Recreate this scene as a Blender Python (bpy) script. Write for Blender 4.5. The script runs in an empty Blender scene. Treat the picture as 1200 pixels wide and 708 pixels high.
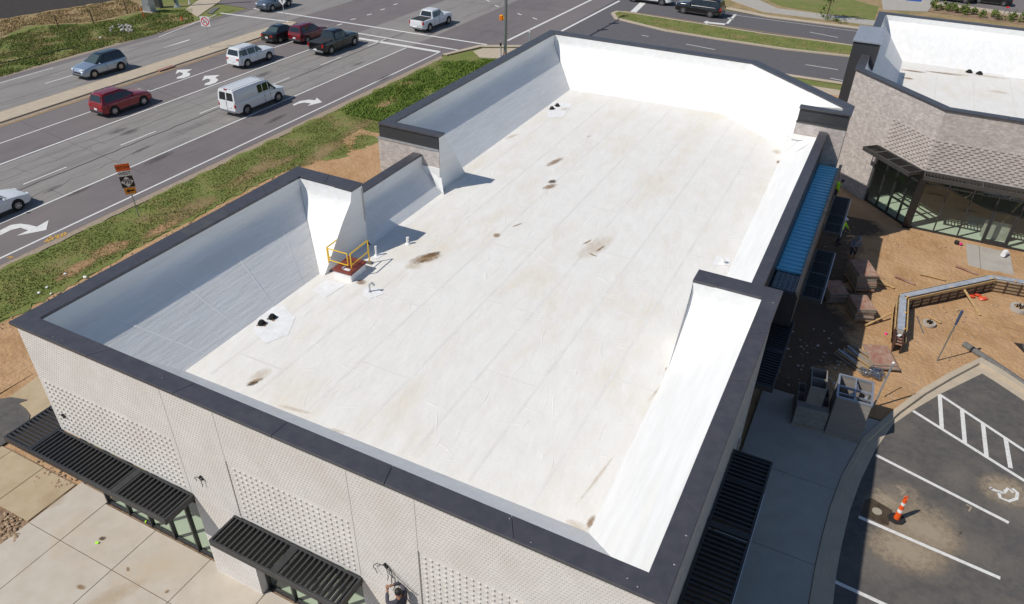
import bpy, bmesh, math, random
import numpy as np
from mathutils import Vector, Matrix
random.seed(7); RNG = np.random.default_rng(7)
R = math.radians
S = bpy.context.scene
COL = S.collection

# ------------------------------------------------------------------ camera
F, YAW, PITCH, ROLL = 872.4648, -0.455938, 0.596765, 0.0232839
CX, CY, CZ = 21.0373, -9.27494, 21.17891
def _cam_axes():
    cy, sy, cp, sp = math.cos(YAW), math.sin(YAW), math.cos(PITCH), math.sin(PITCH)
    f = Vector((sy*cp, cy*cp, -sp)); r = Vector((cy, -sy, 0)); u = r.cross(f)
    cr, sr = math.cos(ROLL), math.sin(ROLL)
    return cr*r+sr*u, -sr*r+cr*u, -f
_r, _u, _b = _cam_axes()
cd = bpy.data.cameras.new('camera'); cam = bpy.data.objects.new('camera', cd); COL.objects.link(cam)
cd.sensor_width = 36; cd.lens = F/1200*36; cd.clip_start = .1; cd.clip_end = 3000
m4 = Matrix(((_r.x, _u.x, _b.x, CX), (_r.y, _u.y, _b.y, CY), (_r.z, _u.z, _b.z, CZ), (0, 0, 0, 1)))
cam.matrix_world = m4
S.camera = cam
def gp(px, py, z=0.0):
    """point of the plane z where the surveyed photo point (px,py) lies"""
    d = _r*((px-600)/F)+_u*(-(py-354)/F)-_b
    t = (z-CZ)/d.z
    return Vector((CX, CY, CZ))+d*t

# ------------------------------------------------------------------ world, sun, exposure
SUN_AZ, SUN_EL = 220.5, 47.5           # where the sun stands (clockwise from +Y)
w = bpy.data.worlds.new('World'); S.world = w; w.use_nodes = True
wn = w.node_tree.nodes; wl = w.node_tree.links
sky = wn.new('ShaderNodeTexSky'); sky.sky_type = 'NISHITA'; sky.sun_disc = False
sky.sun_elevation = R(SUN_EL); sky.sun_rotation = R(SUN_AZ); sky.altitude = 200; sky.dust_density = 0.25; sky.ozone_density = 2.2
wl.new(sky.outputs[0], wn['Background'].inputs[0]); wn['Background'].inputs[1].default_value = 0.084
sd = bpy.data.lights.new('sun', 'SUN'); sun = bpy.data.objects.new('sun', sd); COL.objects.link(sun)
sd.energy = 3.62; sd.angle = R(.53); sd.color = (1, .95, .87)
_h = Vector((-math.sin(R(SUN_AZ))*math.cos(R(SUN_EL)), -math.cos(R(SUN_AZ))*math.cos(R(SUN_EL)), -math.sin(R(SUN_EL))))
sun.rotation_euler = _h.to_track_quat('-Z', 'Y').to_euler()
S.view_settings.view_transform = 'Standard'; S.view_settings.look = 'None'
S.view_settings.exposure = 0.07; S.view_settings.gamma = 1
S.cycles.max_bounces = 6; S.cycles.diffuse_bounces = 4; S.cycles.glossy_bounces = 3; S.cycles.transparent_max_bounces = 8

# ------------------------------------------------------------------ materials
M = {}
def mat(name, col, rough=.8, col2=None, scale=4, detail=6, c3=None, s3=.4, bump=0, bscale=30, bdist=.02, metal=0, coat=0, stretch=None, spec=.5, lo=.35, hi=.65, lo3=.42, hi3=.68):
    m = bpy.data.materials.new(name); m.use_nodes = True; M[name] = m
    n = m.node_tree.nodes; l = m.node_tree.links; p = n['Principled BSDF']
    p.inputs['Base Color'].default_value = (*col, 1); p.inputs['Roughness'].default_value = rough
    p.inputs['Metallic'].default_value = metal; p.inputs['Coat Weight'].default_value = coat
    p.inputs['Specular IOR Level'].default_value = spec
    tc = None
    def coord():
        nonlocal tc
        if tc is None:
            tc = n.new('ShaderNodeTexCoord').outputs['Object']
            if stretch:
                mp = n.new('ShaderNodeMapping'); mp.inputs['Scale'].default_value = stretch
                l.new(tc, mp.inputs[0]); tc = mp.outputs[0]
        return tc
    def mixin(prev, c, sc, det, a, b):
        t = n.new('ShaderNodeTexNoise'); t.inputs['Scale'].default_value = sc; t.inputs['Detail'].default_value = det; t.inputs['Roughness'].default_value = .62
        l.new(coord(), t.inputs['Vector'])
        mr = n.new('ShaderNodeMapRange'); mr.inputs[1].default_value = a; mr.inputs[2].default_value = b
        l.new(t.outputs[0], mr.inputs[0])
        mx = n.new('ShaderNodeMix'); mx.data_type = 'RGBA'
        l.new(mr.outputs[0], mx.inputs[0])
        if prev is None: mx.inputs[6].default_value = (*col, 1)
        else: l.new(prev, mx.inputs[6])
        mx.inputs[7].default_value = (*c, 1)
        return mx.outputs[2]
    out = None
    if col2: out = mixin(None, col2, scale, detail, lo, hi)
    if c3: out = mixin(out, c3, s3, 6, lo3, hi3)
    if out: l.new(out, p.inputs['Base Color'])
    if bump:
        t = n.new('ShaderNodeTexNoise'); t.inputs['Scale'].default_value = bscale; t.inputs['Detail'].default_value = 5
        l.new(coord(), t.inputs['Vector'])
        b = n.new('ShaderNodeBump'); b.inputs['Strength'].default_value = bump; b.inputs['Distance'].default_value = bdist
        l.new(t.outputs[0], b.inputs['Height']); l.new(b.outputs[0], p.inputs['Normal'])
    return m
def brickmat(name, c1, c2, mortar, bw, bh, coef, ms=.008):
    m = mat(name, c1, .9); n = m.node_tree.nodes; l = m.node_tree.links; p = n['Principled BSDF']
    tc = n.new('ShaderNodeTexCoord'); sx = n.new('ShaderNodeSeparateXYZ'); l.new(tc.outputs['Object'], sx.inputs[0])
    a = n.new('ShaderNodeMath'); a.operation = 'MULTIPLY'; a.inputs[1].default_value = coef[0]; l.new(sx.outputs[0], a.inputs[0])
    b = n.new('ShaderNodeMath'); b.operation = 'MULTIPLY_ADD'; b.inputs[1].default_value = coef[1]; l.new(sx.outputs[1], b.inputs[0]); l.new(a.outputs[0], b.inputs[2])
    cb = n.new('ShaderNodeCombineXYZ'); l.new(b.outputs[0], cb.inputs[0]); l.new(sx.outputs[2], cb.inputs[1])
    t = n.new('ShaderNodeTexBrick'); t.inputs['Color1'].default_value = (*c1, 1); t.inputs['Color2'].default_value = (*c2, 1); t.inputs['Mortar'].default_value = (*mortar, 1)
    t.inputs['Scale'].default_value = 1; t.inputs['Mortar Size'].default_value = ms; t.inputs['Brick Width'].default_value = bw; t.inputs['Row Height'].default_value = bh
    l.new(cb.outputs[0], t.inputs['Vector'])
    nz = n.new('ShaderNodeTexNoise'); nz.inputs['Scale'].default_value = 3.0; nz.inputs['Detail'].default_value = 8; nz.inputs['Roughness'].default_value = .75; l.new(tc.outputs['Object'], nz.inputs['Vector'])
    mr = n.new('ShaderNodeMapRange'); mr.inputs[1].default_value = .3; mr.inputs[2].default_value = .7; mr.inputs[3].default_value = .72; mr.inputs[4].default_value = 1.22; l.new(nz.outputs[0], mr.inputs[0])
    mx = n.new('ShaderNodeMix'); mx.data_type = 'RGBA'; mx.blend_type = 'MULTIPLY'; mx.inputs[0].default_value = 1
    l.new(t.outputs[0], mx.inputs[6]); l.new(mr.outputs[0], mx.inputs[7]); l.new(mx.outputs[2], p.inputs['Base Color'])
    bp = n.new('ShaderNodeBump'); bp.invert = True; bp.inputs['Strength'].default_value = .5; bp.inputs['Distance'].default_value = .008; l.new(t.outputs[1], bp.inputs['Height']); l.new(bp.outputs[0], p.inputs['Normal'])
    return m
def glassmat(name, tint, mixf=.35, rough=.02):
    m = bpy.data.materials.new(name); m.use_nodes = True; M[name] = m
    n = m.node_tree.nodes; l = m.node_tree.links; n.remove(n['Principled BSDF'])
    t = n.new('ShaderNodeBsdfTransparent'); t.inputs[0].default_value = (*tint, 1)
    g = n.new('ShaderNodeBsdfGlossy'); g.inputs['Roughness'].default_value = rough
    lw = n.new('ShaderNodeLayerWeight'); lw.inputs[0].default_value = .5; pw = n.new('ShaderNodeMath'); pw.operation = 'POWER'; pw.inputs[1].default_value = 5; l.new(lw.outputs['Facing'], pw.inputs[0])
    fr = n.new('ShaderNodeMapRange'); fr.inputs[3].default_value = mixf; fr.inputs[4].default_value = 1; l.new(pw.outputs[0], fr.inputs[0])
    mx = n.new('ShaderNodeMixShader'); l.new(fr.outputs[0], mx.inputs[0]); l.new(t.outputs[0], mx.inputs[1]); l.new(g.outputs[0], mx.inputs[2])
    l.new(mx.outputs[0], n['Material Output'].inputs[0]); return m
def stainmat(name, c, dens=.6, scale=3.0, soft=.25):
    """an irregular blot of its own shape: colour with a noisy cut-out edge"""
    m = bpy.data.materials.new(name); m.use_nodes = True; M[name] = m
    n = m.node_tree.nodes; l = m.node_tree.links; p = n['Principled BSDF']
    p.inputs['Base Color'].default_value = (*c, 1); p.inputs['Roughness'].default_value = .95
    tc = n.new('ShaderNodeTexCoord'); uv = n.new('ShaderNodeUVMap')
    v = n.new('ShaderNodeVectorMath'); v.operation = 'LENGTH'; l.new(uv.outputs[0], v.inputs[0])
    nz = n.new('ShaderNodeTexNoise'); nz.inputs['Scale'].default_value = scale; nz.inputs['Detail'].default_value = 9; nz.inputs['Roughness'].default_value = .7; l.new(tc.outputs['Object'], nz.inputs['Vector'])
    a = n.new('ShaderNodeMath'); a.operation = 'MULTIPLY_ADD'; a.inputs[1].default_value = 2.2; l.new(nz.outputs[0], a.inputs[0]); a.inputs[2].default_value = -.75
    s = n.new('ShaderNodeMath'); s.operation = 'SUBTRACT'; l.new(a.outputs[0], s.inputs[0]); l.new(v.outputs['Value'], s.inputs[1])
    mr = n.new('ShaderNodeMapRange'); mr.inputs[1].default_value = -.35-soft; mr.inputs[2].default_value = -.35+soft; mr.inputs[4].default_value = dens; l.new(s.outputs[0], mr.inputs[0])
    e = n.new('ShaderNodeMapRange'); e.inputs[1].default_value = 1.0; e.inputs[2].default_value = .7; l.new(v.outputs['Value'], e.inputs[0])
    mu = n.new('ShaderNodeMath'); mu.operation = 'MULTIPLY'; l.new(mr.outputs[0], mu.inputs[0]); l.new(e.outputs[0], mu.inputs[1])
    l.new(mu.outputs[0], p.inputs['Alpha']); return m

mat('membrane', (.82, .80, .755), .55, col2=(.785, .755, .70), scale=.8, c3=(.745, .675, .565), s3=.30, lo3=.50, hi3=.78, bump=.7, bscale=1.3, bdist=.045, stretch=(2.2, .9, 1), spec=.3)
mat('membrane_slope', (.80, .80, .79), .5, col2=(.735, .73, .71), scale=.9, c3=(.83, .80, .74), s3=.4, lo3=.55, hi3=.8, bump=.55, bscale=2.2, bdist=.03, stretch=(3.2, .45, 3.2), spec=.3)
mat('membrane_patch', (.88, .88, .875), .5, col2=(.78, .77, .75), scale=3, bump=.3, bscale=5, bdist=.02)
mat('seam_slope', (.79, .785, .77), .6, col2=(.84, .835, .825), scale=2); mat('seam', (.79, .77, .73), .6, col2=(.73, .70, .65), scale=1.0)
mat('coping', (.072, .072, .084), .40, col2=(.092, .09, .102), scale=3.5, c3=(.11, .106, .112), s3=1.2, lo3=.55, hi3=.8, metal=.25, spec=.5, bump=.2, bscale=1.5)
mat('coping_old', (.10, .098, .10), .5, col2=(.07, .07, .08), scale=2.0, metal=.2)
mat('coping_face', (.05, .052, .058), .45, metal=.2)
mat('dark_panel', (.035, .036, .04), .6, col2=(.055, .055, .058), scale=6, stretch=(.4, .4, 14), bump=.3, bscale=10, metal=.2)
mat('white_brick', (.73, .695, .66), .9, col2=(.66, .625, .59), scale=2.2, c3=(.61, .565, .52), s3=.5, bump=.4, bscale=50, bdist=.006)
mat('white_brick_unit', (.66, .625, .59), .9, col2=(.55, .515, .475), scale=9, bump=.3, bscale=60, bdist=.005)
mat('joint', (.20, .185, .17), .9); mat('joint_light', (.58, .54, .50), .9)
brickmat('grey_brick', (.60, .53, .49), (.45, .39, .36), (.42, .39, .37), .203, .0677, (1, .93))
brickmat('side_brick', (.60, .57, .53), (.52, .49, .455), (.36, .34, .32), .203, .0677, (.97, 1))
brickmat('grey_brick_b', (.62, .555, .515), (.45, .395, .365), (.40, .37, .35), .203, .0677, (.75, -.66))
mat('grey_brick_unit', (.54, .48, .445), .9, col2=(.40, .345, .32), scale=5)
mat('black_metal', (.045, .046, .048), .42, col2=(.06, .06, .062), scale=5, metal=.3)
mat('dark_metal', (.075, .073, .072), .42, col2=(.095, .092, .088), scale=4, metal=.4)
mat('blue_metal', (.27, .76, .97), .3, col2=(.30, .79, .98), scale=3, metal=.1)
mat('pale_metal', (.42, .45, .50), .35, metal=.6, col2=(.5, .52, .56), scale=3)
mat('wrap_navy', (.05, .08, .15), .5); mat('cap_metal', (.60, .64, .70), .3, col2=(.40, .45, .52), scale=3, metal=.35); mat('galv', (.52, .53, .55), .32, col2=(.40, .42, .44), scale=5, metal=.45, bump=.1, bscale=8)
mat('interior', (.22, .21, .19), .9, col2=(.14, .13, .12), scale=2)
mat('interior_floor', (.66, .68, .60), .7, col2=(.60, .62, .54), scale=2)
glassmat('shop_glass', (.84, .93, .85), .09); glassmat('clear_wrap', (.85, .87, .9), .25, rough=.25)
mat('asphalt', (.150, .130, .132), .92, col2=(.180, .156, .156), scale=1.1, c3=(.20, .175, .168), s3=.10, bump=.3, bscale=40, bdist=.01, stretch=(1, .35, 1))
mat('asphalt_old', (.235, .218, .205), .95, col2=(.275, .257, .24), scale=1.3, c3=(.175, .162, .155), s3=.35, lo3=.55, hi3=.75, bump=.3, bscale=40, bdist=.01, stretch=(1.6, .25, 1))
mat('asphalt_new', (.110, .104, .112), .92, col2=(.128, .121, .128), scale=1.5, c3=(.12, .112, .11), s3=.12, bump=.3, bscale=40, bdist=.01)
mat('asphalt_lot', (.082, .077, .074), .92, col2=(.118, .108, .099), scale=3.5, detail=12, c3=(.15, .13, .11), s3=.8, lo3=.48, hi3=.75, bump=.35, bscale=45, bdist=.01)
mat('tar', (.04, .038, .037), .8)
mat('paint_white', (.74, .73, .70), .8, col2=(.52, .50, .48), scale=7, lo=.45, hi=.8)
mat('paint_yellow', (.62, .36, .06), .8, col2=(.45, .27, .08), scale=8)
mat('paint_blue', (.03, .09, .35), .7)
mat('concrete', (.555, .495, .415), .9, col2=(.50, .44, .36), scale=1.6, c3=(.53, .43, .31), s3=.35, lo3=.54, hi3=.78, bump=.2, bscale=40, bdist=.005)
mat('concrete_tan', (.50, .39, .25), .9, col2=(.43, .33, .20), scale=1.4, bump=.2, bscale=30, bdist=.005)
mat('concrete_walk', (.44, .41, .36), .9, col2=(.38, .35, .31), scale=1.6, bump=.2, bscale=40, bdist=.005)
mat('kerb_concrete', (.52, .43, .32), .9, col2=(.44, .37, .28), scale=2.0, bump=.2, bscale=30, bdist=.006)
mat('gravel', (.40, .32, .24), .95, col2=(.28, .22, .16), scale=6, bump=.6, bscale=20)
mat('dirt', (.48, .285, .14), .95, col2=(.37, .215, .10), scale=1.3, detail=10, c3=(.52, .335, .185), s3=.35, bump=.9, bscale=5, bdist=.09)
mat('shade_soil', (.13, .085, .055), .95, col2=(.085, .055, .036), scale=2.5, detail=10, c3=(.20, .13, .08), s3=.8, bump=1, bscale=6, bdist=.09); mat('soil', (.30, .19, .11), .95, col2=(.17, .105, .06), scale=3.5, detail=10, c3=(.36, .25, .17), s3=.9, bump=1, bscale=7, bdist=.08)  # first of the two is dirt darkened to stand for shade
mat('dark_ground', (.032, .026, .022), 1, col2=(.05, .04, .033), scale=3, bump=.8, bscale=6, bdist=.08)
mat('grass', (.135, .175, .035), .95, col2=(.205, .205, .055), scale=.9, detail=9, c3=(.25, .19, .085), s3=.42, lo3=.52, hi3=.72, bump=.8, bscale=8, bdist=.08)
mat('grass_green', (.075, .115, .022), .95, col2=(.12, .14, .035), scale=1.2, detail=9, bump=.8, bscale=9, bdist=.06)
mat('straw_blade', (.50, .36, .19), .9, col2=(.40, .28, .14), scale=1.5, detail=8, c3=(.26, .22, .08), s3=.4); mat('straw', (.42, .29, .155), .95, col2=(.32, .22, .11), scale=1.2, detail=9, c3=(.22, .19, .07), s3=.5, bump=.9, bscale=7, bdist=.1)
mat('blade', (.125, .18, .03), .9, col2=(.20, .215, .055), scale=1.5, detail=9, c3=(.38, .29, .12), s3=.42, lo3=.5, hi3=.7)
mat('blade_green', (.11, .20, .022), .9, col2=(.18, .25, .04), scale=2.5)
mat('leaf', (.09, .14, .02), .8, col2=(.14, .17, .03), scale=8)
mat('bark', (.10, .075, .05), .9)
mat('tyre', (.018, .018, .019), .85)
mat('arch', (.012, .012, .013), .9)
mat('rim', (.42, .42, .43), .3, metal=.9)
mat('car_glass', (.012, .016, .018), .04, spec=.8)
mat('car_glass_light', (.06, .085, .085), .04, spec=.8)
mat('plastic', (.03, .03, .032), .6)
mat('chrome', (.6, .6, .6), .18, metal=1)
mat('lamp_red', (.45, .01, .015), .15)
mat('lamp_white', (.75, .77, .8), .1)
mat('plate', (.7, .72, .75), .5)
def paint(name, c, metal=0, rough=.28): return mat(name, c, rough, metal=metal, coat=.8)
paint('paint_silver', (.34, .41, .50), .5); paint('paint_red', (.26, .008, .016), .2); paint('paint_maroon', (.16, .006, .014), .2); paint('paint_car_white', (.74, .75, .76)); paint('paint_black', (.006, .006, .007), 0, .18)
paint('paint_slate', (.13, .16, .20), .5); paint('paint_roofblack', (.02, .028, .032), 0, .12)
mat('steel', (.30, .34, .35), .35, metal=.7); mat('pole_green', (.26, .36, .37), .5, metal=.3)
mat('yellow_rail', (.86, .53, .02), .4); mat('hatch_red', (.22, .045, .03), .55, col2=(.17, .035, .025), scale=4)
mat('pvc', (.80, .79, .77), .4); mat('rust', (.30, .125, .085), .8, col2=(.40, .27, .20), scale=4); mat('plywood', (.42, .30, .17), .8, col2=(.33, .22, .115), scale=3, stretch=(1, 6, 6))
mat('timber', (.56, .38, .18), .8, col2=(.44, .28, .12), scale=3, stretch=(1, 1, 8)); mat('grey_timber', (.34, .29, .23), .85, col2=(.25, .21, .17), scale=5)
mat('form_face', (.36, .27, .16), .85, col2=(.26, .185, .11), scale=5); mat('rust_rib', (.075, .035, .025), .7)
mat('block', (.30, .275, .25), .9, col2=(.23, .21, .19), scale=5, bump=.3, bscale=20); mat('void', (.012, .012, .012), 1)
mat('crate_metal', (.30, .27, .245), .7, col2=(.24, .215, .195), scale=3, stretch=(.3, .3, 9), bump=.4, bscale=6)
mat('orange', (.80, .105, .012), .5); mat('red_plastic', (.72, .09, .035), .45); mat('sign_white', (.78, .78, .78), .4); mat('sign_black', (.015, .015, .015), .4); mat('sign_red', (.62, .02, .03), .4); mat('sign_orange', (.80, .13, .02), .4); mat('sign_amber', (.78, .28, .03), .4)
mat('hivis', (.42, .85, .02), .7); mat('skin', (.36, .19, .12), .6); mat('jacket', (.055, .055, .075), .85, col2=(.075, .07, .09), scale=8); mat('hoodie', (.17, .19, .24), .9); mat('denim', (.03, .035, .055), .9); mat('shorts', (.05, .05, .07), .9); mat('hair', (.012, .01, .009), .6); mat('boots', (.05, .035, .02), .7)
mat('helmet', (.72, .76, .8), .35); mat('signal_yellow', (.85, .40, .01), .45); mat('rock', (.50, .47, .43), .9, col2=(.36, .33, .30), scale=3); mat('rock_tan', (.46, .33, .21), .95, col2=(.34, .23, .14), scale=3)
mat('tarp', (.02, .02, .022), .6); mat('magenta', (.8, .02, .25), .5); mat('sock', (.17, .165, .155), .9, col2=(.12, .115, .11), scale=6); mat('manhole', (.36, .32, .25), .7); mat('mud', (.085, .06, .035), .6, col2=(.05, .035, .02), scale=4)
stainmat('stain_brown', (.30, .17, .07), .6, 6.0, .35); stainmat('stain_dark', (.09, .055, .025), .7, 9.0); stainmat('stain_tan', (.56, .43, .27), .30, 3.5, .5); stainmat('oil', (.05, .048, .048), .35, 3, .5); stainmat('dust', (.40, .32, .23), .8, 4.5, .42); stainmat('dust_grey', (.25, .22, .19), .5, 5.5, .5); stainmat('gravel_fade', (.36, .26, .17), .7, 3, .3); stainmat('dry_patch', (.34, .24, .12), .75, 2.2, .3); stainmat('dirt_patch', (.42, .25, .13), .9, 1.8, .25)

def shademat():  # court dirt with the building's shade mixed into its colour by a vertex mask
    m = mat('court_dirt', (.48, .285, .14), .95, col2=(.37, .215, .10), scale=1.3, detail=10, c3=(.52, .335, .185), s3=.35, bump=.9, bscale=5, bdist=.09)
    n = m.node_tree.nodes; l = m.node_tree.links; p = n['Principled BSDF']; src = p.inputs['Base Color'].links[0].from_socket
    at = n.new('ShaderNodeAttribute'); at.attribute_name = 'shade_mask'; tc = n.new('ShaderNodeTexCoord')
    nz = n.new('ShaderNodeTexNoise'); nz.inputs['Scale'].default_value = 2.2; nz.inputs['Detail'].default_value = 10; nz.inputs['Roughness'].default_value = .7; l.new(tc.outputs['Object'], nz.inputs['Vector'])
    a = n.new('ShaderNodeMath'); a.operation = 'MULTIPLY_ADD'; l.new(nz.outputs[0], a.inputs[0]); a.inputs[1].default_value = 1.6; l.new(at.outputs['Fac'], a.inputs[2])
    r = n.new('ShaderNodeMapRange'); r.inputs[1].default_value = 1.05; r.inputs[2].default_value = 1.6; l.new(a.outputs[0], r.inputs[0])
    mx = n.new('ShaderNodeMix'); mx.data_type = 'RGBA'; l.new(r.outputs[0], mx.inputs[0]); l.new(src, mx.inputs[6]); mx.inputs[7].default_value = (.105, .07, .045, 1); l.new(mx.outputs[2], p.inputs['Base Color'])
shademat()
# ------------------------------------------------------------------ mesh helpers
class MB:
    def __init__(s): s.v = []; s.f = []; s.m = []
    def add(s, vs, fs, mi=0):
        b = len(s.v); s.v += [tuple(v) for v in vs]
        for f in fs: s.f.append([b+i for i in f]); s.m.append(mi)
        return s
    def poly(s, pts, mi=0): return s.add(pts, [range(len(pts))], mi)
    def box(s, x0, x1, y0, y1, z0, z1, mi=0):
        return s.add([(x0, y0, z0), (x1, y0, z0), (x1, y1, z0), (x0, y1, z0), (x0, y0, z1), (x1, y0, z1), (x1, y1, z1), (x0, y1, z1)],
                     [(3, 2, 1, 0), (4, 5, 6, 7), (0, 1, 5, 4), (1, 2, 6, 5), (2, 3, 7, 6), (3, 0, 4, 7)], mi)
    def obox(s, c, ax, ay, az, mi=0):
        c = Vector(c); ax, ay, az = Vector(ax), Vector(ay), Vector(az)
        vs = [c+i*ax+j*ay+k*az for k in (-1, 1) for i, j in ((-1, -1), (1, -1), (1, 1), (-1, 1))]
        return s.add(vs, [(3, 2, 1, 0), (4, 5, 6, 7), (0, 1, 5, 4), (1, 2, 6, 5), (2, 3, 7, 6), (3, 0, 4, 7)], mi)
    def beam(s, p0, p1, wd, ht, mi=0):
        p0, p1 = Vector(p0), Vector(p1); d = p1-p0; L = d.length
        if L < 1e-6: return s
        d /= L; up = Vector((0, 0, 1)) if abs(d.z) < .95 else Vector((0, 1, 0))
        sd_ = d.cross(up).normalized(); up = sd_.cross(d)
        return s.obox((p0+p1)/2, d*L/2, sd_*wd/2, up*ht/2, mi)
    def prism(s, pts, z0, z1, mi=0, mtop=None):
        n = len(pts); a = sum(pts[i][0]*pts[(i+1) % n][1]-pts[(i+1) % n][0]*pts[i][1] for i in range(n))
        if a < 0: pts = list(reversed(pts))
        b = len(s.v); s.v += [(p[0], p[1], z0) for p in pts]+[(p[0], p[1], z1) for p in pts]
        s.f.append([b+i for i in reversed(range(n))]); s.m.append(mi)
        s.f.append([b+n+i for i in range(n)]); s.m.append(mi if mtop is None else mtop)
        for i in range(n):
            j = (i+1) % n; s.f.append([b+i, b+j, b+n+j, b+n+i]); s.m.append(mi)
        return s
    def tube(s, p0, p1, r0, r1=None, n=8, mi=0):
        r1 = r0 if r1 is None else r1
        p0, p1 = Vector(p0), Vector(p1); d = (p1-p0).normalized()
        a = d.orthogonal().normalized(); c = d.cross(a); b = len(s.v)
        for p, r in ((p0, r0), (p1, r1)):
            for i in range(n):
                t = 2*math.pi*i/n; s.v.append(tuple(p+a*(r*math.cos(t))+c*(r*math.sin(t))))
        for i in range(n):
            j = (i+1) % n; s.f.append([b+i, b+j, b+n+j, b+n+i]); s.m.append(mi)
        s.f.append([b+i for i in reversed(range(n))]); s.m.append(mi); s.f.append([b+n+i for i in range(n)]); s.m.append(mi)
        return s
    def path(s, pts, r, n=6, mi=0):
        for a, b in zip(pts[:-1], pts[1:]): s.tube(a, b, r, None, n, mi)
        return s
    def ball(s, c, r, sub=1, mi=0, jit=0, sc=(1, 1, 1)):
        bm = bmesh.new(); bmesh.ops.create_icosphere(bm, subdivisions=sub, radius=1)
        vs = []
        for v in bm.verts:
            k = r*(1+random.uniform(-jit, jit)); vs.append((c[0]+v.co.x*k*sc[0], c[1]+v.co.y*k*sc[1], c[2]+v.co.z*k*sc[2]))
        bm.verts.index_update(); fs = [[v.index for v in f.verts] for f in bm.faces]; bm.free()
        return s.add(vs, fs, mi)
    def stroke(s, pts, wd, z, mi=0):
        """flat painted stroke along 2D points"""
        P = [Vector((p[0], p[1])) for p in pts]; n = len(P); L = []; Rr = []
        for i in range(n):
            a = P[max(i-1, 0)]; b = P[min(i+1, n-1)]; d = (b-a).normalized(); nn = Vector((-d.y, d.x))*wd/2
            L.append(P[i]+nn); Rr.append(P[i]-nn)
        for i in range(n-1):
            s.poly([(*Rr[i], z), (*Rr[i+1], z), (*L[i+1], z), (*L[i], z)], mi)
        return s
    def mesh(s, name, mats):
        me = bpy.data.meshes.new(name); me.from_pydata(s.v, [], s.f)
        for k in mats: me.materials.append(M[k])
        if len(mats) > 1: me.polygons.foreach_set('material_index', s.m)
        me.update(); return me
    def build(s, name, mats, parent=None, smooth=None, bevel=0, fix=True, loc=None):
        if isinstance(mats, str): mats = [mats]
        me = s.mesh(name, mats)
        if fix:
            bm = bmesh.new(); bm.from_mesh(me); bmesh.ops.recalc_face_normals(bm, faces=bm.faces); bm.to_mesh(me); bm.free()
        if smooth is not None: me.shade_smooth(); me.set_sharp_from_angle(angle=R(smooth))
        return link(name, me, parent, bevel, loc)
def link(name, me, parent=None, bevel=0, loc=None):
    o = bpy.data.objects.new(name, me); COL.objects.link(o)
    if parent: o.parent = parent
    if loc is not None: o.location = loc
    if bevel:
        b = o.modifiers.new('bevel', 'BEVEL'); b.width = bevel; b.segments = 2; b.limit_method = 'ANGLE'; b.angle_limit = R(40)
    return o
def tag(o, label=None, cat=None, group=None, kind=None):
    if label: o['label'] = label
    if cat: o['category'] = cat
    if group: o['group'] = group
    if kind: o['kind'] = kind
    return o
def thing(name, label, cat, loc=(0, 0, 0), rz=0, group=None):
    o = bpy.data.objects.new(name, None); COL.objects.link(o); o.empty_display_size = .3
    o.location = loc; o.rotation_euler = (0, 0, rz); return tag(o, label, cat, group)
def struct(o): o['kind'] = 'structure'; return o
def stuff(o): o['kind'] = 'stuff'; return o
def sheet(name, pts, z, m, parent=None, fix=False):
    a = sum(pts[i][0]*pts[(i+1) % len(pts)][1]-pts[(i+1) % len(pts)][0]*pts[i][1] for i in range(len(pts)))
    if a < 0: pts = list(reversed(pts))
    return MB().poly([(p[0], p[1], z) for p in pts]).build(name, m, parent, fix=False)
def ragged(pts, step=.5, amp=.18):
    out = []
    n = len(pts)
    for i in range(n):
        a = Vector(pts[i][:2]); b = Vector(pts[(i+1) % n][:2]); k = max(1, min(120, int((b-a).length/step)))
        d = (b-a); nn = Vector((-d.y, d.x)).normalized() if d.length else Vector((0, 0))
        for j in range(k): out.append(a+d*(j/k)+nn*random.uniform(-amp, amp))
    return out
def G(*ps, z=0): return [gp(x, y, z) for x, y in ps]
def blot(name, c, rx, ry, rot, z, m, parent=None, n=20):
    """thin irregular stain lying on a surface; its own mesh, UV runs radially"""
    me = bpy.data.meshes.new(name); vs = [(0, 0, 0)]; uv = [(0, 0)]
    for i in range(n):
        t = 2*math.pi*i/n; x, y = rx*math.cos(t), ry*math.sin(t)
        vs.append((x*math.cos(rot)-y*math.sin(rot), x*math.sin(rot)+y*math.cos(rot), 0)); uv.append((math.cos(t), math.sin(t)))
    fs = [(0, 1+i, 1+(i+1) % n) for i in range(n)]
    me.from_pydata(vs, [], fs); me.materials.append(M[m]); l = me.uv_layers.new(name='uv')
    for p in me.polygons:
        for li in p.loop_indices: l.data[li].uv = uv[me.loops[li].vertex_index]
    o = link(name, me, parent); o.location = (c[0], c[1], z); return o

# ================================================================== SETTING: ground, roads, walks
sky_done = True
g0 = struct(sheet('ground', [(-700, -400), (700, -400), (700, 900), (-700, 900)], -.03, 'grass'))
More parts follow.
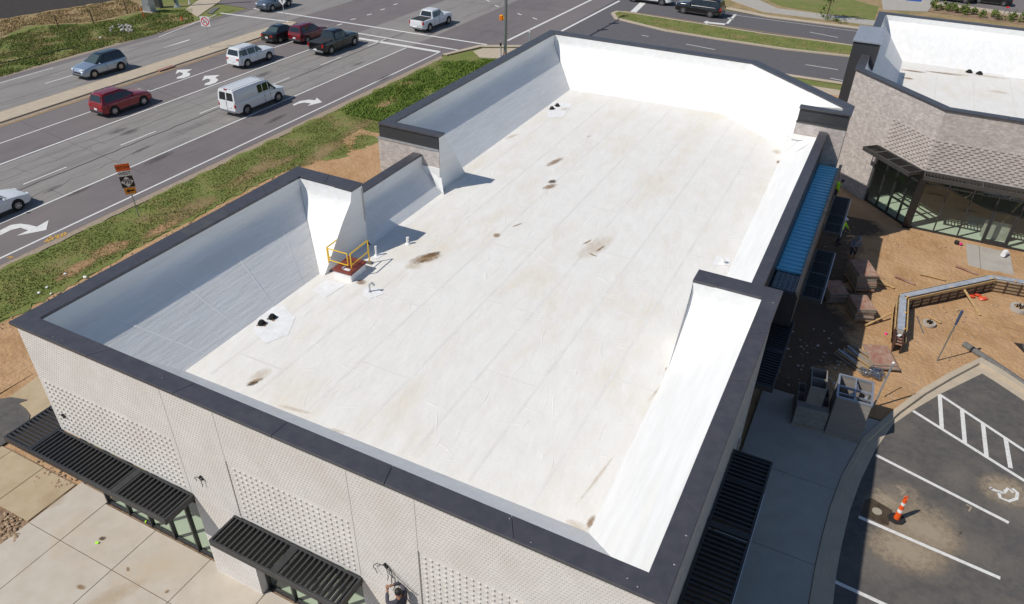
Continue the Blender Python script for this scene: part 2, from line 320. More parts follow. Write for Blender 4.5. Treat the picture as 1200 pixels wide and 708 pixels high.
# building site dirt (bumpy sheet)
def bumpy(name, x0, x1, y0, y1, st, amp, z, m, keep=None, shade_mask=None):
    nx, ny = int((x1-x0)/st)+1, int((y1-y0)/st)+1
    xs = np.linspace(x0, x1, nx); ys = np.linspace(y0, y1, ny); X, Y = np.meshgrid(xs, ys)
    Z = np.zeros_like(X)
    for k in range(26):
        f = RNG.uniform(.25, 3.2); t = RNG.uniform(0, 6.28); Z += np.sin(X*f*math.cos(t)+Y*f*math.sin(t)+RNG.uniform(0, 6.28))/(1+f)
    Z = z+amp*(Z/3)+RNG.normal(0, amp*.10, X.shape)
    v = np.stack([X, Y, Z], -1).reshape(-1, 3); f = []
    for j in range(ny-1):
        for i in range(nx-1):
            if keep is None or keep(xs[i]+st/2, ys[j]+st/2): f.append((j*nx+i, j*nx+i+1, (j+1)*nx+i+1, (j+1)*nx+i))
    me = bpy.data.meshes.new(name); me.from_pydata(v.tolist(), [], f); me.materials.append(M[m]); me.shade_smooth()
    if shade_mask:
        at = me.attributes.new('shade_mask', 'FLOAT', 'POINT'); at.data.foreach_set('value', [shade_mask(p[0], p[1]) for p in v.tolist()])
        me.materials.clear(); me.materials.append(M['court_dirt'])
    return link(name, me)
struct(sheet('building_site', ragged([(-13.3, -60), (70, -60), (70, 64.2), (12, 64.2), (2, 61), (-4, 46), (-12.8, 44), (-13.3, 20)]), -.012, 'dirt'))
kb = [p[:2] for p in G((940, 760), (947, 708), (953, 672), (960, 640), (971, 598), (985, 560), (1010, 515), (1047, 482), (1078, 459), (1110, 440), (1148, 421.5), (1175, 437), (1200, 453), (1240, 480))]
def pip(x, y, P):
    c = False
    for i in range(len(P)):
        (x0, y0), (x1, y1) = P[i-1], P[i]
        if (y0 > y) != (y1 > y) and x < (x1-x0)*(y-y0)/(y1-y0)+x0: c = not c
    return c
_lotp = [(p[0]+.14, p[1]-.14) for p in kb]+[(46, 17), (46, -40), (23, -40)]
struct(bumpy('courtyard_dirt', 19.3, 42, 16.2, 37.1, .18, .05, .03, 'dirt', lambda x, y: not (y < 18.2 and x < 25.2) and not pip(x, y, _lotp), lambda x, y: max(0, min(1, (23.6+.6*math.sin(y*.9)+.35*math.sin(y*2.3+1)-x)/1.6))))  # mask darkens the alley side: shade put into the dirt colour
struct(bumpy('lane_dirt', 19.9, 25.5, 37.2, 46.5, .25, .05, 0, 'dirt', lambda x, y: y < 42.4-(x-19.3)*1.05 or x < 19.2))
struct(bumpy('side_dirt', -13.3, -.4, -3, 34, .3, .04, .0, 'dirt', lambda x, y: (x < -8.6 or y > 4.5 or y < -40)))
# main road
road = struct(sheet('main_road', [(-47.6, -80), (-18.2, -80), (-18.2, 54), (-16.6, 58.5), (-12, 61), (-12, 93), (-47.6, 93)], .010, 'asphalt'))
sheet('old_lane_surface', [(-30.2, -80), (-22.5, -80), (-22.5, 93), (-30.2, 93)], .014, 'asphalt_old', road)
sheet('far_lane_surface', [(-46.6, -80), (-39.7, -80), (-39.7, 93), (-46.6, 93)], .014, 'asphalt_old', road)
struct(sheet('gravel_shoulder', ragged([(-18.3, -60), (-17.75, -60), (-17.7, 20), (-17.5, 40), (-17.6, 53), (-18.3, 54)], .4, .07), .006, 'gravel'))
struct(sheet('far_shoulder', ragged([(-48.15, -60), (-47.5, -60), (-47.5, 53), (-48.2, 53)], .4, .08), .006, 'gravel'))
cross = struct(sheet('cross_road', [(-12, 61), (-9, 63), (-3, 64.4), (13, 64.75), (140, 66), (140, 87), (17, 86.7), (7, 86.8), (1.5, 88), (-4, 93), (-12, 93)], .016, 'asphalt_new'))
struct(sheet('cross_road_west', [(-47.6, 58.5), (-47.6, 90), (-200, 90), (-200, 58.5)], .010, 'asphalt'))
PZ = .021
def line(x0, y0, x1, y1, wd=.13, m='paint_white', parent=road, name='lane_line', z=PZ):
    a = Vector((x0, y0, z)); b = Vector((x1, y1, z)); d = (b-a).normalized(); n = Vector((-d.y, d.x, 0))*wd/2
    k = max(1, int((b-a).length/3)); mb = MB()
    return MB().poly([a-n, b-n, b+n, a+n]).build(name, m, parent, fix=False)
line(-18.75, -60, -18.95, 54.7, .15); line(-22.45, -60, -22.62, 54.2, .14); line(-30.3, -60, -30.45, 54.6, .16)
for k in range(-5, 5): line(-26.25, 23.1+k*7.4-(0 if k < 1 else 0), -26.25, 26.2+k*7.4, .11)
line(-33.75, 22.9-30, -33.75, 26.8-7.4*0-30, .12)
for a, b in ((-40, -2), (7, 26.9), (32.1, 54.4)): line(-33.8, a, -33.85, b, .13)
line(-46.3, -60, -46.3, 32.5, .11); line(-46.5, 44.6, -48.4, 54.4, .13)
for k in range(-6, 2): line(-42.95, 29.3+k*12.9-12.9*0, -42.95, 32.3+k*12.9, .12)
line(-43.0, 42.1, -43.1, 45.5, .12)
def pline(p0, p1, wd, z=PZ, m='paint_white', parent=road, name='lane_line'):
    a, b = gp(*p0), gp(*p1); return line(a.x, a.y, b.x, b.y, wd, m, parent, name, z)
line(-30.3, 54.65, -19.0, 54.68, .55, name='stop_line'); line(-36.7, 54.8, -30.8, 54.75, .5, name='stop_line')
line(-36.5, 56.25, -17.75, 56.18, .28, name='crosswalk_line'); line(-47.0, 58.9, -16.2, 59.4, .3, name='crosswalk_line')
line(-48.6, 55.2, -38.6, 56.3, .32, name='stop_line')
pline((594.4, 48), (693, 0), .3, name='crosswalk_line'); pline((658, 36.7), (726, 1.2), .3, name='crosswalk_line')
for a, b in (((461, 6), (466, 4.6)), ((446, 12), (451, 10.6)), ((430, 18), (435.5, 16.5)), ((411, 23.5), (417, 22)), ((395, 30), (401, 28.2)), ((570, .4), (574, 2)), ((580, 6.2), (584.5, 8.2)), ((606.5, 16), (611, 17.8)), ((624, 21), (629.5, 23))): pline(a, b, .2, name='guide_dash')
for a, b in (((804, 52), (838, 58.5)), ((944, 76), (982, 82)), ((973, 92), (992, 95.6)), ((949, 38), (982, 44.3)), ((752, 41.5), (760, 43))): pline(a, b, .13, z=.023, parent=cross)
pline((858, 17.5), (1010, 37.8), .1, z=.023, parent=cross); pline((852, 28), (862, 17), .3, z=.023, parent=cross, name='stop_line'); pline((742, 14.5), (754, 3), .75, z=.023, parent=cross, name='stop_line'); pline((852, 21), (859, 23), .3, z=.023, parent=cross)
def pxpoly(name, pts, m, z=PZ, parent=road): return sheet(name, G(*pts, z=z), z, m, parent)
def zz(pts, s, ox, oy): return [(ox+x/s, oy+y/s) for x, y in pts]
pxpoly('arrow_marking', zz([(0, 490), (70, 455), (130, 447), (190, 455), (235, 467), (310, 425), (295, 488), (105, 525), (180, 490), (130, 473), (70, 488), (0, 522)], 5.445, 0, 180), 'paint_white')
pxpoly('arrow_marking', [(343, 122.5), (352, 118.3), (362, 116.8), (369.5, 117.6), (371, 114.4), (377.6, 119.8), (360, 124.3), (364.5, 121.3), (357, 120.2), (350, 121.5), (344.5, 124)], 'paint_white')
pxpoly('arrow_marking', zz([(735, 290), (797, 287), (775, 300), (790, 305), (786, 315), (762, 324), (732, 327), (735, 320), (757, 312), (758, 303), (745, 299), (728, 308)], 3.54, 0, 0), 'paint_white')
pxpoly('arrow_marking', zz([(848, 315), (912, 311), (893, 322), (906, 332), (895, 343), (870, 352), (848, 354), (850, 347), (870, 339), (873, 330), (860, 326), (838, 335)], 3.54, 0, 0), 'paint_white')
pxpoly('arrow_marking', zz([(440, 92), (455, 86), (462, 91), (532, 98), (528, 104), (462, 97), (452, 101)], 3.54, 700, 0), 'paint_white', .023, cross)
# surveyor's yellow scrawl beside the edge line, and a few cracks and tar seams
sc = MB()
for pts in ([(52, 284), (60, 277)], [(56, 283.5), (58.5, 280), (57, 279.4)], [(61, 281), (62.5, 277.5), (65, 278.5), (66, 275.5)], [(66, 279.5), (68.5, 278.6), (67.5, 276.4), (70, 275)], [(70.5, 278), (73, 276.5), (71.8, 274.6), (74.5, 273.2)], [(75, 276), (77, 274), (76, 272.2)], [(8, 302), (13, 300.5), (11, 303), (15.5, 301)]):
    sc.stroke(G(*pts, z=PZ), .13, PZ)
sc.build('survey_mark', 'paint_yellow', road, fix=False)
tm = MB()
def tar(pts, wd=.05, jit=.12, z=.018):
    P = []
    for a, b in zip(pts[:-1], pts[1:]):
        k = max(2, int((Vector(b[:2])-Vector(a[:2])).length/.7))
        for i in range(k): P.append((a[0]+(b[0]-a[0])*i/k+random.uniform(-jit, jit), a[1]+(b[1]-a[1])*i/k))
    tm.stroke(P, wd, z)
tar([(-25.9, -30), (-25.7, 20), (-25.95, 60)], .10, .05); tar([(-27.9, 5), (-27.9, 60)], .035, .15); tar([(-24.3, 5), (-24.2, 50)], .03, .2); tar([(-41.6, -10), (-41.4, 60)], .05, .08); tar([(-44.9, 0), (-44.8, 60)], .045, .1); tar([(-29.2, 0), (-29.1, 58)], .03, .2)
for k in range(16):
    x = random.choice([-29, -28, -25, -24]); y = random.uniform(8, 52); tar([(x, y), (x+random.uniform(.8, 2.5), y+random.uniform(-1, 1))], .022, .2)
for k in range(7):
    y = random.uniform(20, 80); tar([(-37, y), (-20, y+random.uniform(-3, 3))], .02, .2) if y < 50 else tar([(-30, y), (-14, y+2)], .03, .2)
stuff(tm.build('road_cracks', 'tar', road, fix=False))
for k, (px, py) in enumerate([(323, 140), (308, 88), (165, 176), (152, 155), (138, 154), (92, 225), (62, 222), (186, 186), (450, 92), (420, 75), (505, 40)]):
    p = gp(px, py); blot('oil_stain', p, random.uniform(.25, .5), random.uniform(.8, 1.6), random.uniform(-.1, .1), .0225, 'oil', road)
# median of the main road: kerbs and concrete top, sand along the south-west side
med = struct(MB().prism([(-39.45, -60), (-37.45, -60), (-37.45, 53), (-38.2, 56.2), (-39.2, 56.2), (-39.45, 53)], 0, .13).build('median', 'kerb_concrete', bevel=.03))
sheet('sand_edge', ragged([(-37.5, -60), (-36.85, -60), (-36.9, 20), (-37.1, 50), (-37.5, 52)], .5, .08), .017, 'gravel', med)
line(-39.68, -60, -39.68, 53, .14, 'paint_yellow', road); line(-36.75, -60, -36.85, 53, .1, 'paint_yellow', road)
MB().prism([(-37.6, 36.4), (-37.2, 36.4), (-37.2, 38.2), (-37.6, 38.2)], .02, .145).build('drain_inlet', 'rust', med)
# kerbed grass island on the cross road
isl = [p[:2] for p in G((716, 16.5), (722, 14), (732, 14.8), (900, 41), (1002, 54.5))]+[(70, 79.2), (70, 75)]+[p[:2] for p in G((1001, 68), (920, 59), (840, 47), (780, 37.2), (740, 27.5), (720, 22.5))]
isv = [Vector(p) for p in isl]; cen = sum(isv, Vector((0, 0)))/len(isv)
struct(MB().prism(isl, 0, .14).build('island_kerb', 'kerb_concrete'))
def inset(pts, d):
    P = [Vector(p[:2]) for p in pts]; n = len(P); a = sum(P[i].x*P[(i+1) % n].y-P[(i+1) % n].x*P[i].y for i in range(n))
    sg = 1 if a > 0 else -1; out = []
    for i in range(n):
        e0 = (P[i]-P[i-1]).normalized(); e1 = (P[(i+1) % n]-P[i]).normalized()
        n0 = Vector((-e0.y, e0.x))*sg; n1 = Vector((-e1.y, e1.x))*sg; b = (n0+n1); b /= max(.5, b.length_squared/2)
        out.append(P[i]+b*d)
    return out
isg = inset(isl, .42); struct(sheet('island_grass', isg, .148, 'grass'))
pline((732, 13.2), (1002, 53.4), .12, z=.023, m='paint_yellow', parent=cross)
# kerbs, pavements and verges north of the cross road
struct(MB().prism([(1.2, 88.5), (6.9, 86.75), (17.3, 86.7), (140, 87), (140, 87.7), (17.3, 87.4), (6.9, 87.5), (1.8, 89.2)], 0, .14).build('kerb', 'kerb_concrete', bevel=.03))
struct(sheet('north_verge', ragged([(2, 89), (7, 87.5), (140, 87.7), (140, 300), (-8, 300), (-8, 96)], 1, .1), .004, 'straw'))
struct(MB().prism([(1, 93.5), (6, 89.3), (18.1, 89.5), (60, 90.0), (60, 92.4), (17.9, 92.0), (7, 92.2), (3, 97), (-2, 110), (-4, 110)], 0, .05).build('pavement', 'concrete_walk'))
pxpoly('verge_grass', [(930, 0), (1000, 0), (1030, 8), (1024, 24), (960, 15), (915, 7.5), (900, 0)], 'grass', .012, None)['kind'] = 'structure'
struct(MB().prism([p[:2] for p in G((1033, 0), (1098, 0), (1087, 14), (1035, 12))], 0, .06).build('pavement', 'concrete_walk'))
pxpoly('blue_marking', [(1058, -3), (1083, -3), (1079, 2.2), (1062, .5)], 'paint_blue', .068, None)['kind'] = 'structure'
struct(sheet('far_parking_lot', [(24.8, 106.6), (60, 101.8), (60, 160), (20, 160)], .008, 'asphalt'))
struct(MB().prism([(24.6, 105.0), (60, 100.3), (60, 102), (24.8, 106.8)], 0, .13).build('kerb', 'kerb_concrete'))
struct(sheet('shrub_bed', ragged([(23.6, 100.6), (60, 96), (60, 100.4), (24.4, 105)], .6, .1), .02, 'soil'))
# kerb and corner pavement south of the cross road
struct(MB().prism([(-17.7, 54), (-16.2, 58.2), (-12, 60.7), (-9, 62.7), (-3, 64.1), (13, 64.45), (70, 65.1), (70, 65.6), (13, 64.95), (-3, 64.6), (-9.3, 63.2), (-12.3, 61.2), (-16.7, 58.6), (-18.2, 54)], 0, .12).build('kerb', 'kerb_concrete', bevel=.03))
struct(MB().prism([(-16.2, 56.6), (-14.6, 55.0), (-9.5, 57), (-4, 60), (13, 61.0), (70, 61.2), (70, 62.9), (13, 62.6), (-4, 62.1), (-9.5, 61.8), (-12, 60.3), (-15.8, 58.0)], 0, .05).build('pavement', 'kerb_concrete'))
struct(sheet('south_verge', ragged([(-3, 64.0), (13, 64.3), (70, 65), (70, 62.9), (13, 62.7), (-4, 62.2)], .6, .05), .006, 'grass'))
# grass verge between the road and the building, far bank, dark ground
vg = [(-17.8, -60), (-13.4, -60), (-13.2, 4), (-13.4, 12), (-13.5, 22), (-12.8, 27), (-11.2, 29.5), (-10.4, 33), (-9.0, 40), (-6, 50), (-5, 57.5), (-9.5, 56.8), (-14.5, 54.9), (-16.3, 56.5), (-17.7, 53.5)]
struct(sheet('grass_verge', ragged(vg, .35, .28), .008, 'grass'))
bank = [(-47.95, -60), (-200, -60), (-200, 57), (-48.4, 57.2)]
struct(sheet('far_bank', ragged(bank, .6, .12), .002, 'grass'))
struct(sheet('straw_bank', ragged([p[:2] for p in G((-60, 60), (0, 45), (32, 31), (52, 29), (107, 27), (140, 20), (172, 12), (185, -12))]+[(-70, 90), (-140, 60), (-90, 0)], .8, .3), .006, 'straw'))
struct(sheet('dark_ground', ragged([p[:2] for p in G((-60, 34), (0, 22.6), (70, 10.6), (138, 0), (180, -9))]+[(-130, 120), (-200, 60), (-120, 0)], .8, .25), .010, 'dark_ground'))  # very dark ground sheet beyond the straw bank
struct(MB().prism([p[:2] for p in G((217, 12), (232, 1), (262, -6), (258, 2), (240, 14), (232, 20))], 0, .06).build('pavement', 'kerb_concrete'))
sheet('ramp_plate', G((242, 15), (250, 9), (257.5, 8.6), (248, 16.2), z=.065), .066, 'sock')['kind'] = 'structure'
for k, (px, py, rx, ry, m) in enumerate([(182, 26, 1.0, 2.2, 'dry_patch'), (206, 24, .8, 2.5, 'dry_patch'), (150, 40, .5, 1.2, 'dry_patch'), (60, 40, 1.5, 5, 'dry_patch'), (20, 60, 1.2, 5, 'dry_patch'), (110, 48, .9, 3, 'dry_patch'), (300, 200, .8, 3, 'dry_patch'), (225, 245, .9, 2.6, 'dry_patch'), (380, 178, .8, 3.5, 'dry_patch'), (200, 262, .6, 2, 'dry_patch'), (455, 118, .7, 3.5, 'dirt_patch'), (473, 100, .6, 1.8, 'dirt_patch'), (130, 292, .8, 1.6, 'dirt_patch'), (190, 268, .5, 1.8, 'dirt_patch'), (90, 315, .6, 1.8, 'dirt_patch'), (330, 190, .6, 2.2, 'dry_patch'), (420, 150, .7, 3, 'dry_patch')]):
    blot('bare_patch', gp(px, py), rx, ry, random.uniform(-.2, .2), .013+.0004*k, m, None)['kind'] = 'structure'

# ---- grass tufts (real blades), as uncountable ground cover
def in_poly(x, y, P):
    c = np.zeros(x.shape, bool); n = len(P)
    for i in range(n):
        x0, y0 = P[i][0], P[i][1]; x1, y1 = P[(i+1) % n][0], P[(i+1) % n][1]
        if y0 == y1: continue
        k = ((y0 > y) != (y1 > y)) & (x < (x1-x0)*(y-y0)/(y1-y0)+x0); c ^= k
    return c
def tufts(name, P, n, hmin, hmax, wd, m, z, lean=.5, ybox=None):
    P = [(p[0], p[1]) for p in P]; xs = [p[0] for p in P]; ys = [p[1] for p in P]
    y0, y1 = ybox or (min(ys), max(ys))
    x = RNG.uniform(min(xs), max(xs), n*3); y = RNG.uniform(y0, y1, n*3); k = in_poly(x, y, P); x, y = x[k][:n], y[k][:n]
    cl = np.sin(x*1.7+np.sin(y*.9)*2)+np.sin(y*1.3+x*.6)+RNG.normal(0, .8, x.shape)
    k = cl > -.9; x, y = x[k], y[k]; n = len(x)
    t = RNG.uniform(0, 6.283, n); h = RNG.uniform(hmin, hmax, n); a = RNG.uniform(0, 6.283, n); w = wd*RNG.uniform(.6, 1.3, n)
    V = np.zeros((n, 3, 3)); V[:, 0] = np.stack([x-w*np.cos(t), y-w*np.sin(t), np.full(n, z)], 1); V[:, 1] = np.stack([x+w*np.cos(t), y+w*np.sin(t), np.full(n, z)], 1)
    V[:, 2] = np.stack([x+lean*h*np.cos(a), y+lean*h*np.sin(a), z+h], 1)
    me = bpy.data.meshes.new(name); me.vertices.add(3*n); me.vertices.foreach_set('co', V.reshape(-1)); me.loops.add(3*n); me.loops.foreach_set('vertex_index', np.arange(3*n, dtype=np.int32))
    me.polygons.add(n); me.polygons.foreach_set('loop_start', np.arange(0, 3*n, 3, dtype=np.int32)); me.update(calc_edges=True); me.materials.append(M[m])
    return stuff(link(name, me))
tufts('grass', [(-17.6, 0), (-13.6, 0), (-13.6, 24), (-11.4, 30), (-9.2, 40), (-7, 50), (-6.5, 55), (-14, 54), (-17.5, 52)], 75000, .03, .085, .035, 'blade', .006, .9)
tufts('grass', [(-17.2, 36), (-10.5, 36), (-7.5, 46), (-6.5, 56.4), (-9.5, 56.4), (-14.5, 54.6), (-17, 51.5)], 40000, .05, .22, .045, 'blade_green', .006, .8)
tufts('grass', [p[:2] for p in G((-30, 58), (0, 46), (50, 31), (107, 27), (150, 21), (172, 14), (225, 11), (227, 25), (181, 41), (85, 65), (0, 91), (-30, 101))], 52000, .04, .12, .06, 'blade', .006, .9)
tufts('grass', [p for p in isg], 14000, .03, .07, .05, 'blade', .148, .9)
tufts('straw', [p[:2] for p in G((0, 44), (32, 30), (107, 26), (140, 19), (172, 11), (150, -1), (70, 12), (0, 24))], 16000, .04, .14, .07, 'straw_blade', .006, .9)
wm = MB()
_wp = [(-16.8, 41), (-11.5, 41), (-8.5, 47), (-7.5, 55.5), (-14.3, 54.2), (-16.7, 51)]
for _ in range(90):
    while True:
        x, y = random.uniform(-17, -7.5), random.uniform(41, 56)
        if pip(x, y, _wp): break
    rr = random.uniform(.25, .75)
    for _k in range(int(120*rr)):
        a_ = Vector((random.gauss(0, 1), random.gauss(0, 1), random.gauss(.6, .8))).normalized(); q = Vector((x, y, 0))+Vector((a_.x*rr, a_.y*rr, abs(a_.z)*rr*.75))*random.uniform(.6, 1); b_ = a_.orthogonal().normalized(); sz = random.uniform(.06, .13)
        wm.poly([q-b_*sz*.4, q+a_*sz+Vector((0, 0, .03)), q+b_*sz*.4])
stuff(wm.build('weeds', 'blade_green', fix=False))
# ---- stones and clods
def stones(name, gen, n, r0, r1, m, z=0):
    mb = MB()
    for _ in range(n):
        x, y = gen()
        if pip(x, y, _lotp) or (20 < x < 23.4 and y < 18.2): continue
        r = random.uniform(r0, r1)*random.choice([.5, .7, 1, 1]); mb.ball((x, y, z+r*.3), r, 0 if r < .05 else 1, 0, .25, (1, random.uniform(.7, 1.2), .7))
    return stuff(mb.build(name, m, fix=False))
def boxgen(x0, x1, y0, y1): return lambda: (random.uniform(x0, x1), random.uniform(y0, y1))
stones('clods', boxgen(19.8, 31.5, 18.5, 36.5), 900, .025, .085, 'rock_tan')
stones('gravel_stones', boxgen(25.2, 32, 23, 31), 170, .03, .09, 'rock_tan')
stones('clods', lambda: (random.gauss(22.0, .9), random.gauss(22.5, 1.5)), 150, .03, .09, 'rock')
stones('clods', boxgen(-13.2, -12.4, 3, 26), 260, .03, .09, 'rock_tan')
stones('clods', lambda: tuple(gp(random.uniform(40, 98), random.uniform(540, 572))[:2]), 120, .03, .08, 'rock_tan')
stones('clods', lambda: tuple(gp(random.uniform(0, 26), random.uniform(602, 636))[:2]), 120, .03, .09, 'rock_tan')
stones('litter', lambda: tuple(gp(*random.choice([(46, 344), (55, 338), (62, 335), (77, 322), (60, 345), (118, 45), (60, 68), (100, 326), (240, 236), (130, 34), (65, 33)]))[:2]), 11, .05, .16, 'sign_white', .03)

# ---- front patio: slabs are separate pieces with open joints
pat = struct(sheet('patio_bed', [(-5.3, -30), (24, -30), (24, .5), (-5.3, .5)], -.006, 'soil'))
def slab(x0, x1, y0, y1, m='concrete', par=pat, z=.045):
    g = .012; return MB().box(x0+g, x1-g, y0+g, y1-g, -.05, z+random.uniform(-.003, .003)).build('slab', m, par, bevel=.008)
xe = [-1.25, .38, 2.88, 5.42, 7.9, 10.4, 12.9, 15.4, 17.9, 19.9]; ye = [.34, -1.45, -3.95, -6.45, -8.95, -11.45, -13.95]
for i in range(len(xe)-1):
    for j in range(len(ye)-1):
        if i == 0 and j == 0: slab(xe[i], xe[i+1], ye[j+1], .62)
        else: slab(xe[i], xe[i+1], ye[j+1], ye[j])
for x0, x1, y0, y1 in ((-3.1, -1.33, -1.45, .45), (-4.95, -3.1, -1.45, .45), (-6.8, -4.95, -1.45, .45)): slab(x0, x1, y0, y1, 'concrete_tan', z=.04)
MB().prism([p[:2] for p in G((12, 466), (50, 438), (92, 455), (76, 500), (20, 520), (-20, 490))], 0, .05).build('slab', 'concrete_tan', pat)
for px, py, rx, ry, m in ((95, 688, .1, .22, 'stain_brown'), (120, 631, .16, .1, 'stain_dark'), (150, 667, .12, .07, 'stain_brown'), (196, 693, .1, .08, 'stain_brown'), (130, 700, 1.2, .4, 'stain_tan'), (60, 585, .6, .5, 'stain_tan')):
    p = gp(px, py, .05); blot('stain', p, rx, ry, random.uniform(0, 3), .0505+random.uniform(0, .002), m, pat)
# ---- walk east of the building, car park with kerb
ki = [p[:2] for p in G((955, 760), (960, 708), (965, 672), (971, 640), (981, 598), (993, 560), (1017, 519), (1053, 486), (1083, 464), (1115, 445), (1147, 428), (1169, 441), (1195, 458), (1235, 484))]
ai = [p[:2] for p in G((972, 760), (976, 708), (980, 672), (986, 640), (996, 598), (1009, 562), (1026, 527), (1046, 498), (1075, 478), (1104, 461), (1151, 438), (1170, 450), (1200, 470), (1240, 496))]
kc = struct(MB().prism(kb+list(reversed(ki)), -.05, .16).build('kerb', 'kerb_concrete', bevel=.02))
struct(MB().prism(ki+list(reversed(ai)), -.05, .02).build('gutter', 'kerb_concrete'))
lot = struct(sheet('parking_lot', ai+[(45, 17), (45, -30), (23.5, -30)], .012, 'asphalt_lot'))
walk = struct(MB().poly([(20.0, -30, .02), (23.3, -30, .02), (23.3, 18.05, .02), (20.0, 18.05, .02)]).build('pavement_bed', 'soil', fix=False))
ys = [-13.1, -9.3, -5.5, -1.8, 1.9, 5.6, 9.42, 13.2, 18.0]
kx = lambda y: np.interp(y, [p[1] for p in kb[1:9]], [p[0] for p in kb[1:9]])
for a, b in zip(ys[:-1], ys[1:]):
    n = 8; yy = [a+.012+(b-a-.024)*i/n for i in range(n+1)]
    MB().prism([(20.0, a+.012), (20.0, b-.012)]+[(kx(y)-.015, y) for y in reversed(yy)], -.05, .13).build('slab', 'concrete_walk', walk)
def lotline(p0, p1, wd=.14): return pline(p0, p1, wd, z=.018, parent=lot, name='stall_line')
lotline((1026, 533.5), (1182, 613)); lotline((1006, 606), (1172, 678)); lotline((974, 680), (1052, 716)); lotline((1070, 482), (1215, 573), .15); lotline((1099, 461.5), (1260, 568), .15)
for a, b in (((1101, 463), (1103.5, 502)), ((1127, 479), (1130.5, 519)), ((1151.5, 496), (1156, 536)), ((1178, 513), (1184, 549)), ((1205, 530), (1214, 570))): pline(a, b, .16, z=.0205, parent=lot, name='stall_line')
for px, py, rx, ry, m in ((1075, 628, 2.3, 1.5, 'dust'), (1045, 588, 1.6, .9, 'dust'), (1120, 640, 1.6, 1.0, 'dust_grey'), (1190, 600, 1.5, 1.2, 'dust_grey'), (1085, 622, 1.5, 1.0, 'dust'), (1060, 645, 1.6, 1.1, 'dust'), (1178, 575, 1.2, 1.0, 'dust'), (1045, 575, .9, .5, 'dust_grey'), (1095, 665, 1.2, .8, 'dust_grey'), (1110, 610, 1.0, .6, 'dust_grey'), (1150, 650, 1.2, .8, 'dust_grey'), (1075, 640, .9, .5, 'dust'), (1120, 560, 1.3, .8, 'dust_grey'), (1030, 660, 1.3, 1.3, 'dust_grey')):
    p = gp(px, py); blot('dust_patch', p, rx, ry, random.uniform(0, 3), .0135+random.uniform(0, .004), m, lot)
mud = pxpoly('mud_patch', [(1014, 586), (1021, 583.5), (1046, 598), (1041, 616), (1033, 614), (1009, 602)], 'mud', .0255, lot)
c = gp(1027.5, 600); MB().tube((c.x, c.y, .0), (c.x, c.y, .045), .17, None, 18).build('manhole_cover', 'manhole', lot)
ws = MB()
for pts in ([(1161, 573), (1168, 576), (1176, 578)], [(1170, 577), (1172, 584), (1182, 588), (1191, 585), (1192, 578), (1186, 573)], [(1176, 578), (1181, 573), (1187, 578)], [(1160, 571.5), (1162.5, 573.5)]): ws.stroke(G(*pts), .12, .026)
ws.build('wheelchair_marking', 'paint_white', lot, fix=False)
ws = MB()
for pts in ([(1050, 570), (1055, 573), (1060, 577), (1056, 580)], [(1030, 583), (1036, 585), (1031, 589)], [(1132, 592), (1138, 595), (1135, 600)]): ws.stroke(G(*pts), .07, .026)
ws.build('dust_track', 'gravel', lot, fix=False)

# ================================================================== MAIN BUILDING
HT, DK = 8.1, 5.3
mb_ = thing('main_building', 'large flat-roofed commercial building with white membrane roof, dark coping and pale brick front', 'building', (0, 0, 0))
def lerp(a, b, t): return (a[0]+(b[0]-a[0])*t, a[1]+(b[1]-a[1])*t)
def coping(root, o0, o1, i0, i1, zt, n=None, th=.10, old=(), m='coping'):
    L = math.hypot(o1[0]-o0[0], o1[1]-o0[1]); n = n or max(1, round(L/3.05)); g = .006/L
    for k in range(n):
        a, b = k/n+(g if k else 0), (k+1)/n-(g if k < n-1 else 0)
        q = [lerp(o0, o1, a), lerp(o0, o1, b), lerp(i0, i1, b), lerp(i0, i1, a)]
        MB().prism(q, zt-th, zt+random.uniform(-.002, .002)).build('coping', 'coping_old' if k in old else m, root, bevel=.008)
# -- copings
coping(mb_, (0, 0), (20, 0), (.6, .57), (19.47, .57), HT, 6)
coping(mb_, (0, 0), (0, 12.78), (.6, .57), (.72, 12.05), HT, 6, old=(3,))
coping(mb_, (0, 12.78), (3.36, 12.78), (.72, 12.05), (3.36, 12.02), HT, 2)
coping(mb_, (20, 0), (20, 12.78), (19.47, .57), (19.47, 12.05), HT, 5)
coping(mb_, (20, 12.78), (17.22, 12.78), (19.47, 12.05), (17.22, 12.02), HT, 1)
coping(mb_, (0, 18.6), (0, 38.6), (.6, 19.1), (.6, 37.95), HT, 7)
coping(mb_, (0, 18.6), (3.42, 18.6), (.6, 19.1), (3.42, 19.1), HT, 1)
coping(mb_, (0, 38.6), (13.9, 38.6), (.6, 37.95), (13.65, 37.95), HT, 5)
coping(mb_, (13.9, 38.6), (20.11, 32.85), (13.65, 37.95), (19.6, 32.4), HT, 3)
coping(mb_, (20.11, 32.85), (20.11, 31.32), (19.6, 32.4), (19.6, 31.75), HT, 1)
coping(mb_, (17.54, 31.32), (20.11, 31.32), (17.54, 31.75), (19.6, 31.75), HT, 1)
coping(mb_, (1.92, 12.79), (1.92, 18.59), (2.4, 12.79), (2.4, 18.59), 7.0, 2)
coping(mb_, (19.24, 12.79), (19.24, 31.31), (18.8, 12.79), (18.8, 31.31), 7.0, 6)
for k, (px, py) in enumerate([(62, 395), (73, 399), (190, 443), (597, 608), (614, 637), (622, 636), (735, 678), (747, 688), (790, 662), (804, 628), (845, 560), (906, 355), (909, 360), (896, 400), (850, 540), (815, 640), (120, 310), (215, 262), (300, 218)]):
    q = gp(px, py, HT)
    if not (.05 < q.x < 19.93 and q.y > .05): continue
    MB().obox((0, 0, 0), (random.uniform(.008, .022), random.uniform(-.01, .01), 0), (random.uniform(-.006, .006), random.uniform(.006, .012), 0), (0, 0, .003)).build('scuff', 'rock', mb_, loc=(q.x, q.y, HT+.006))
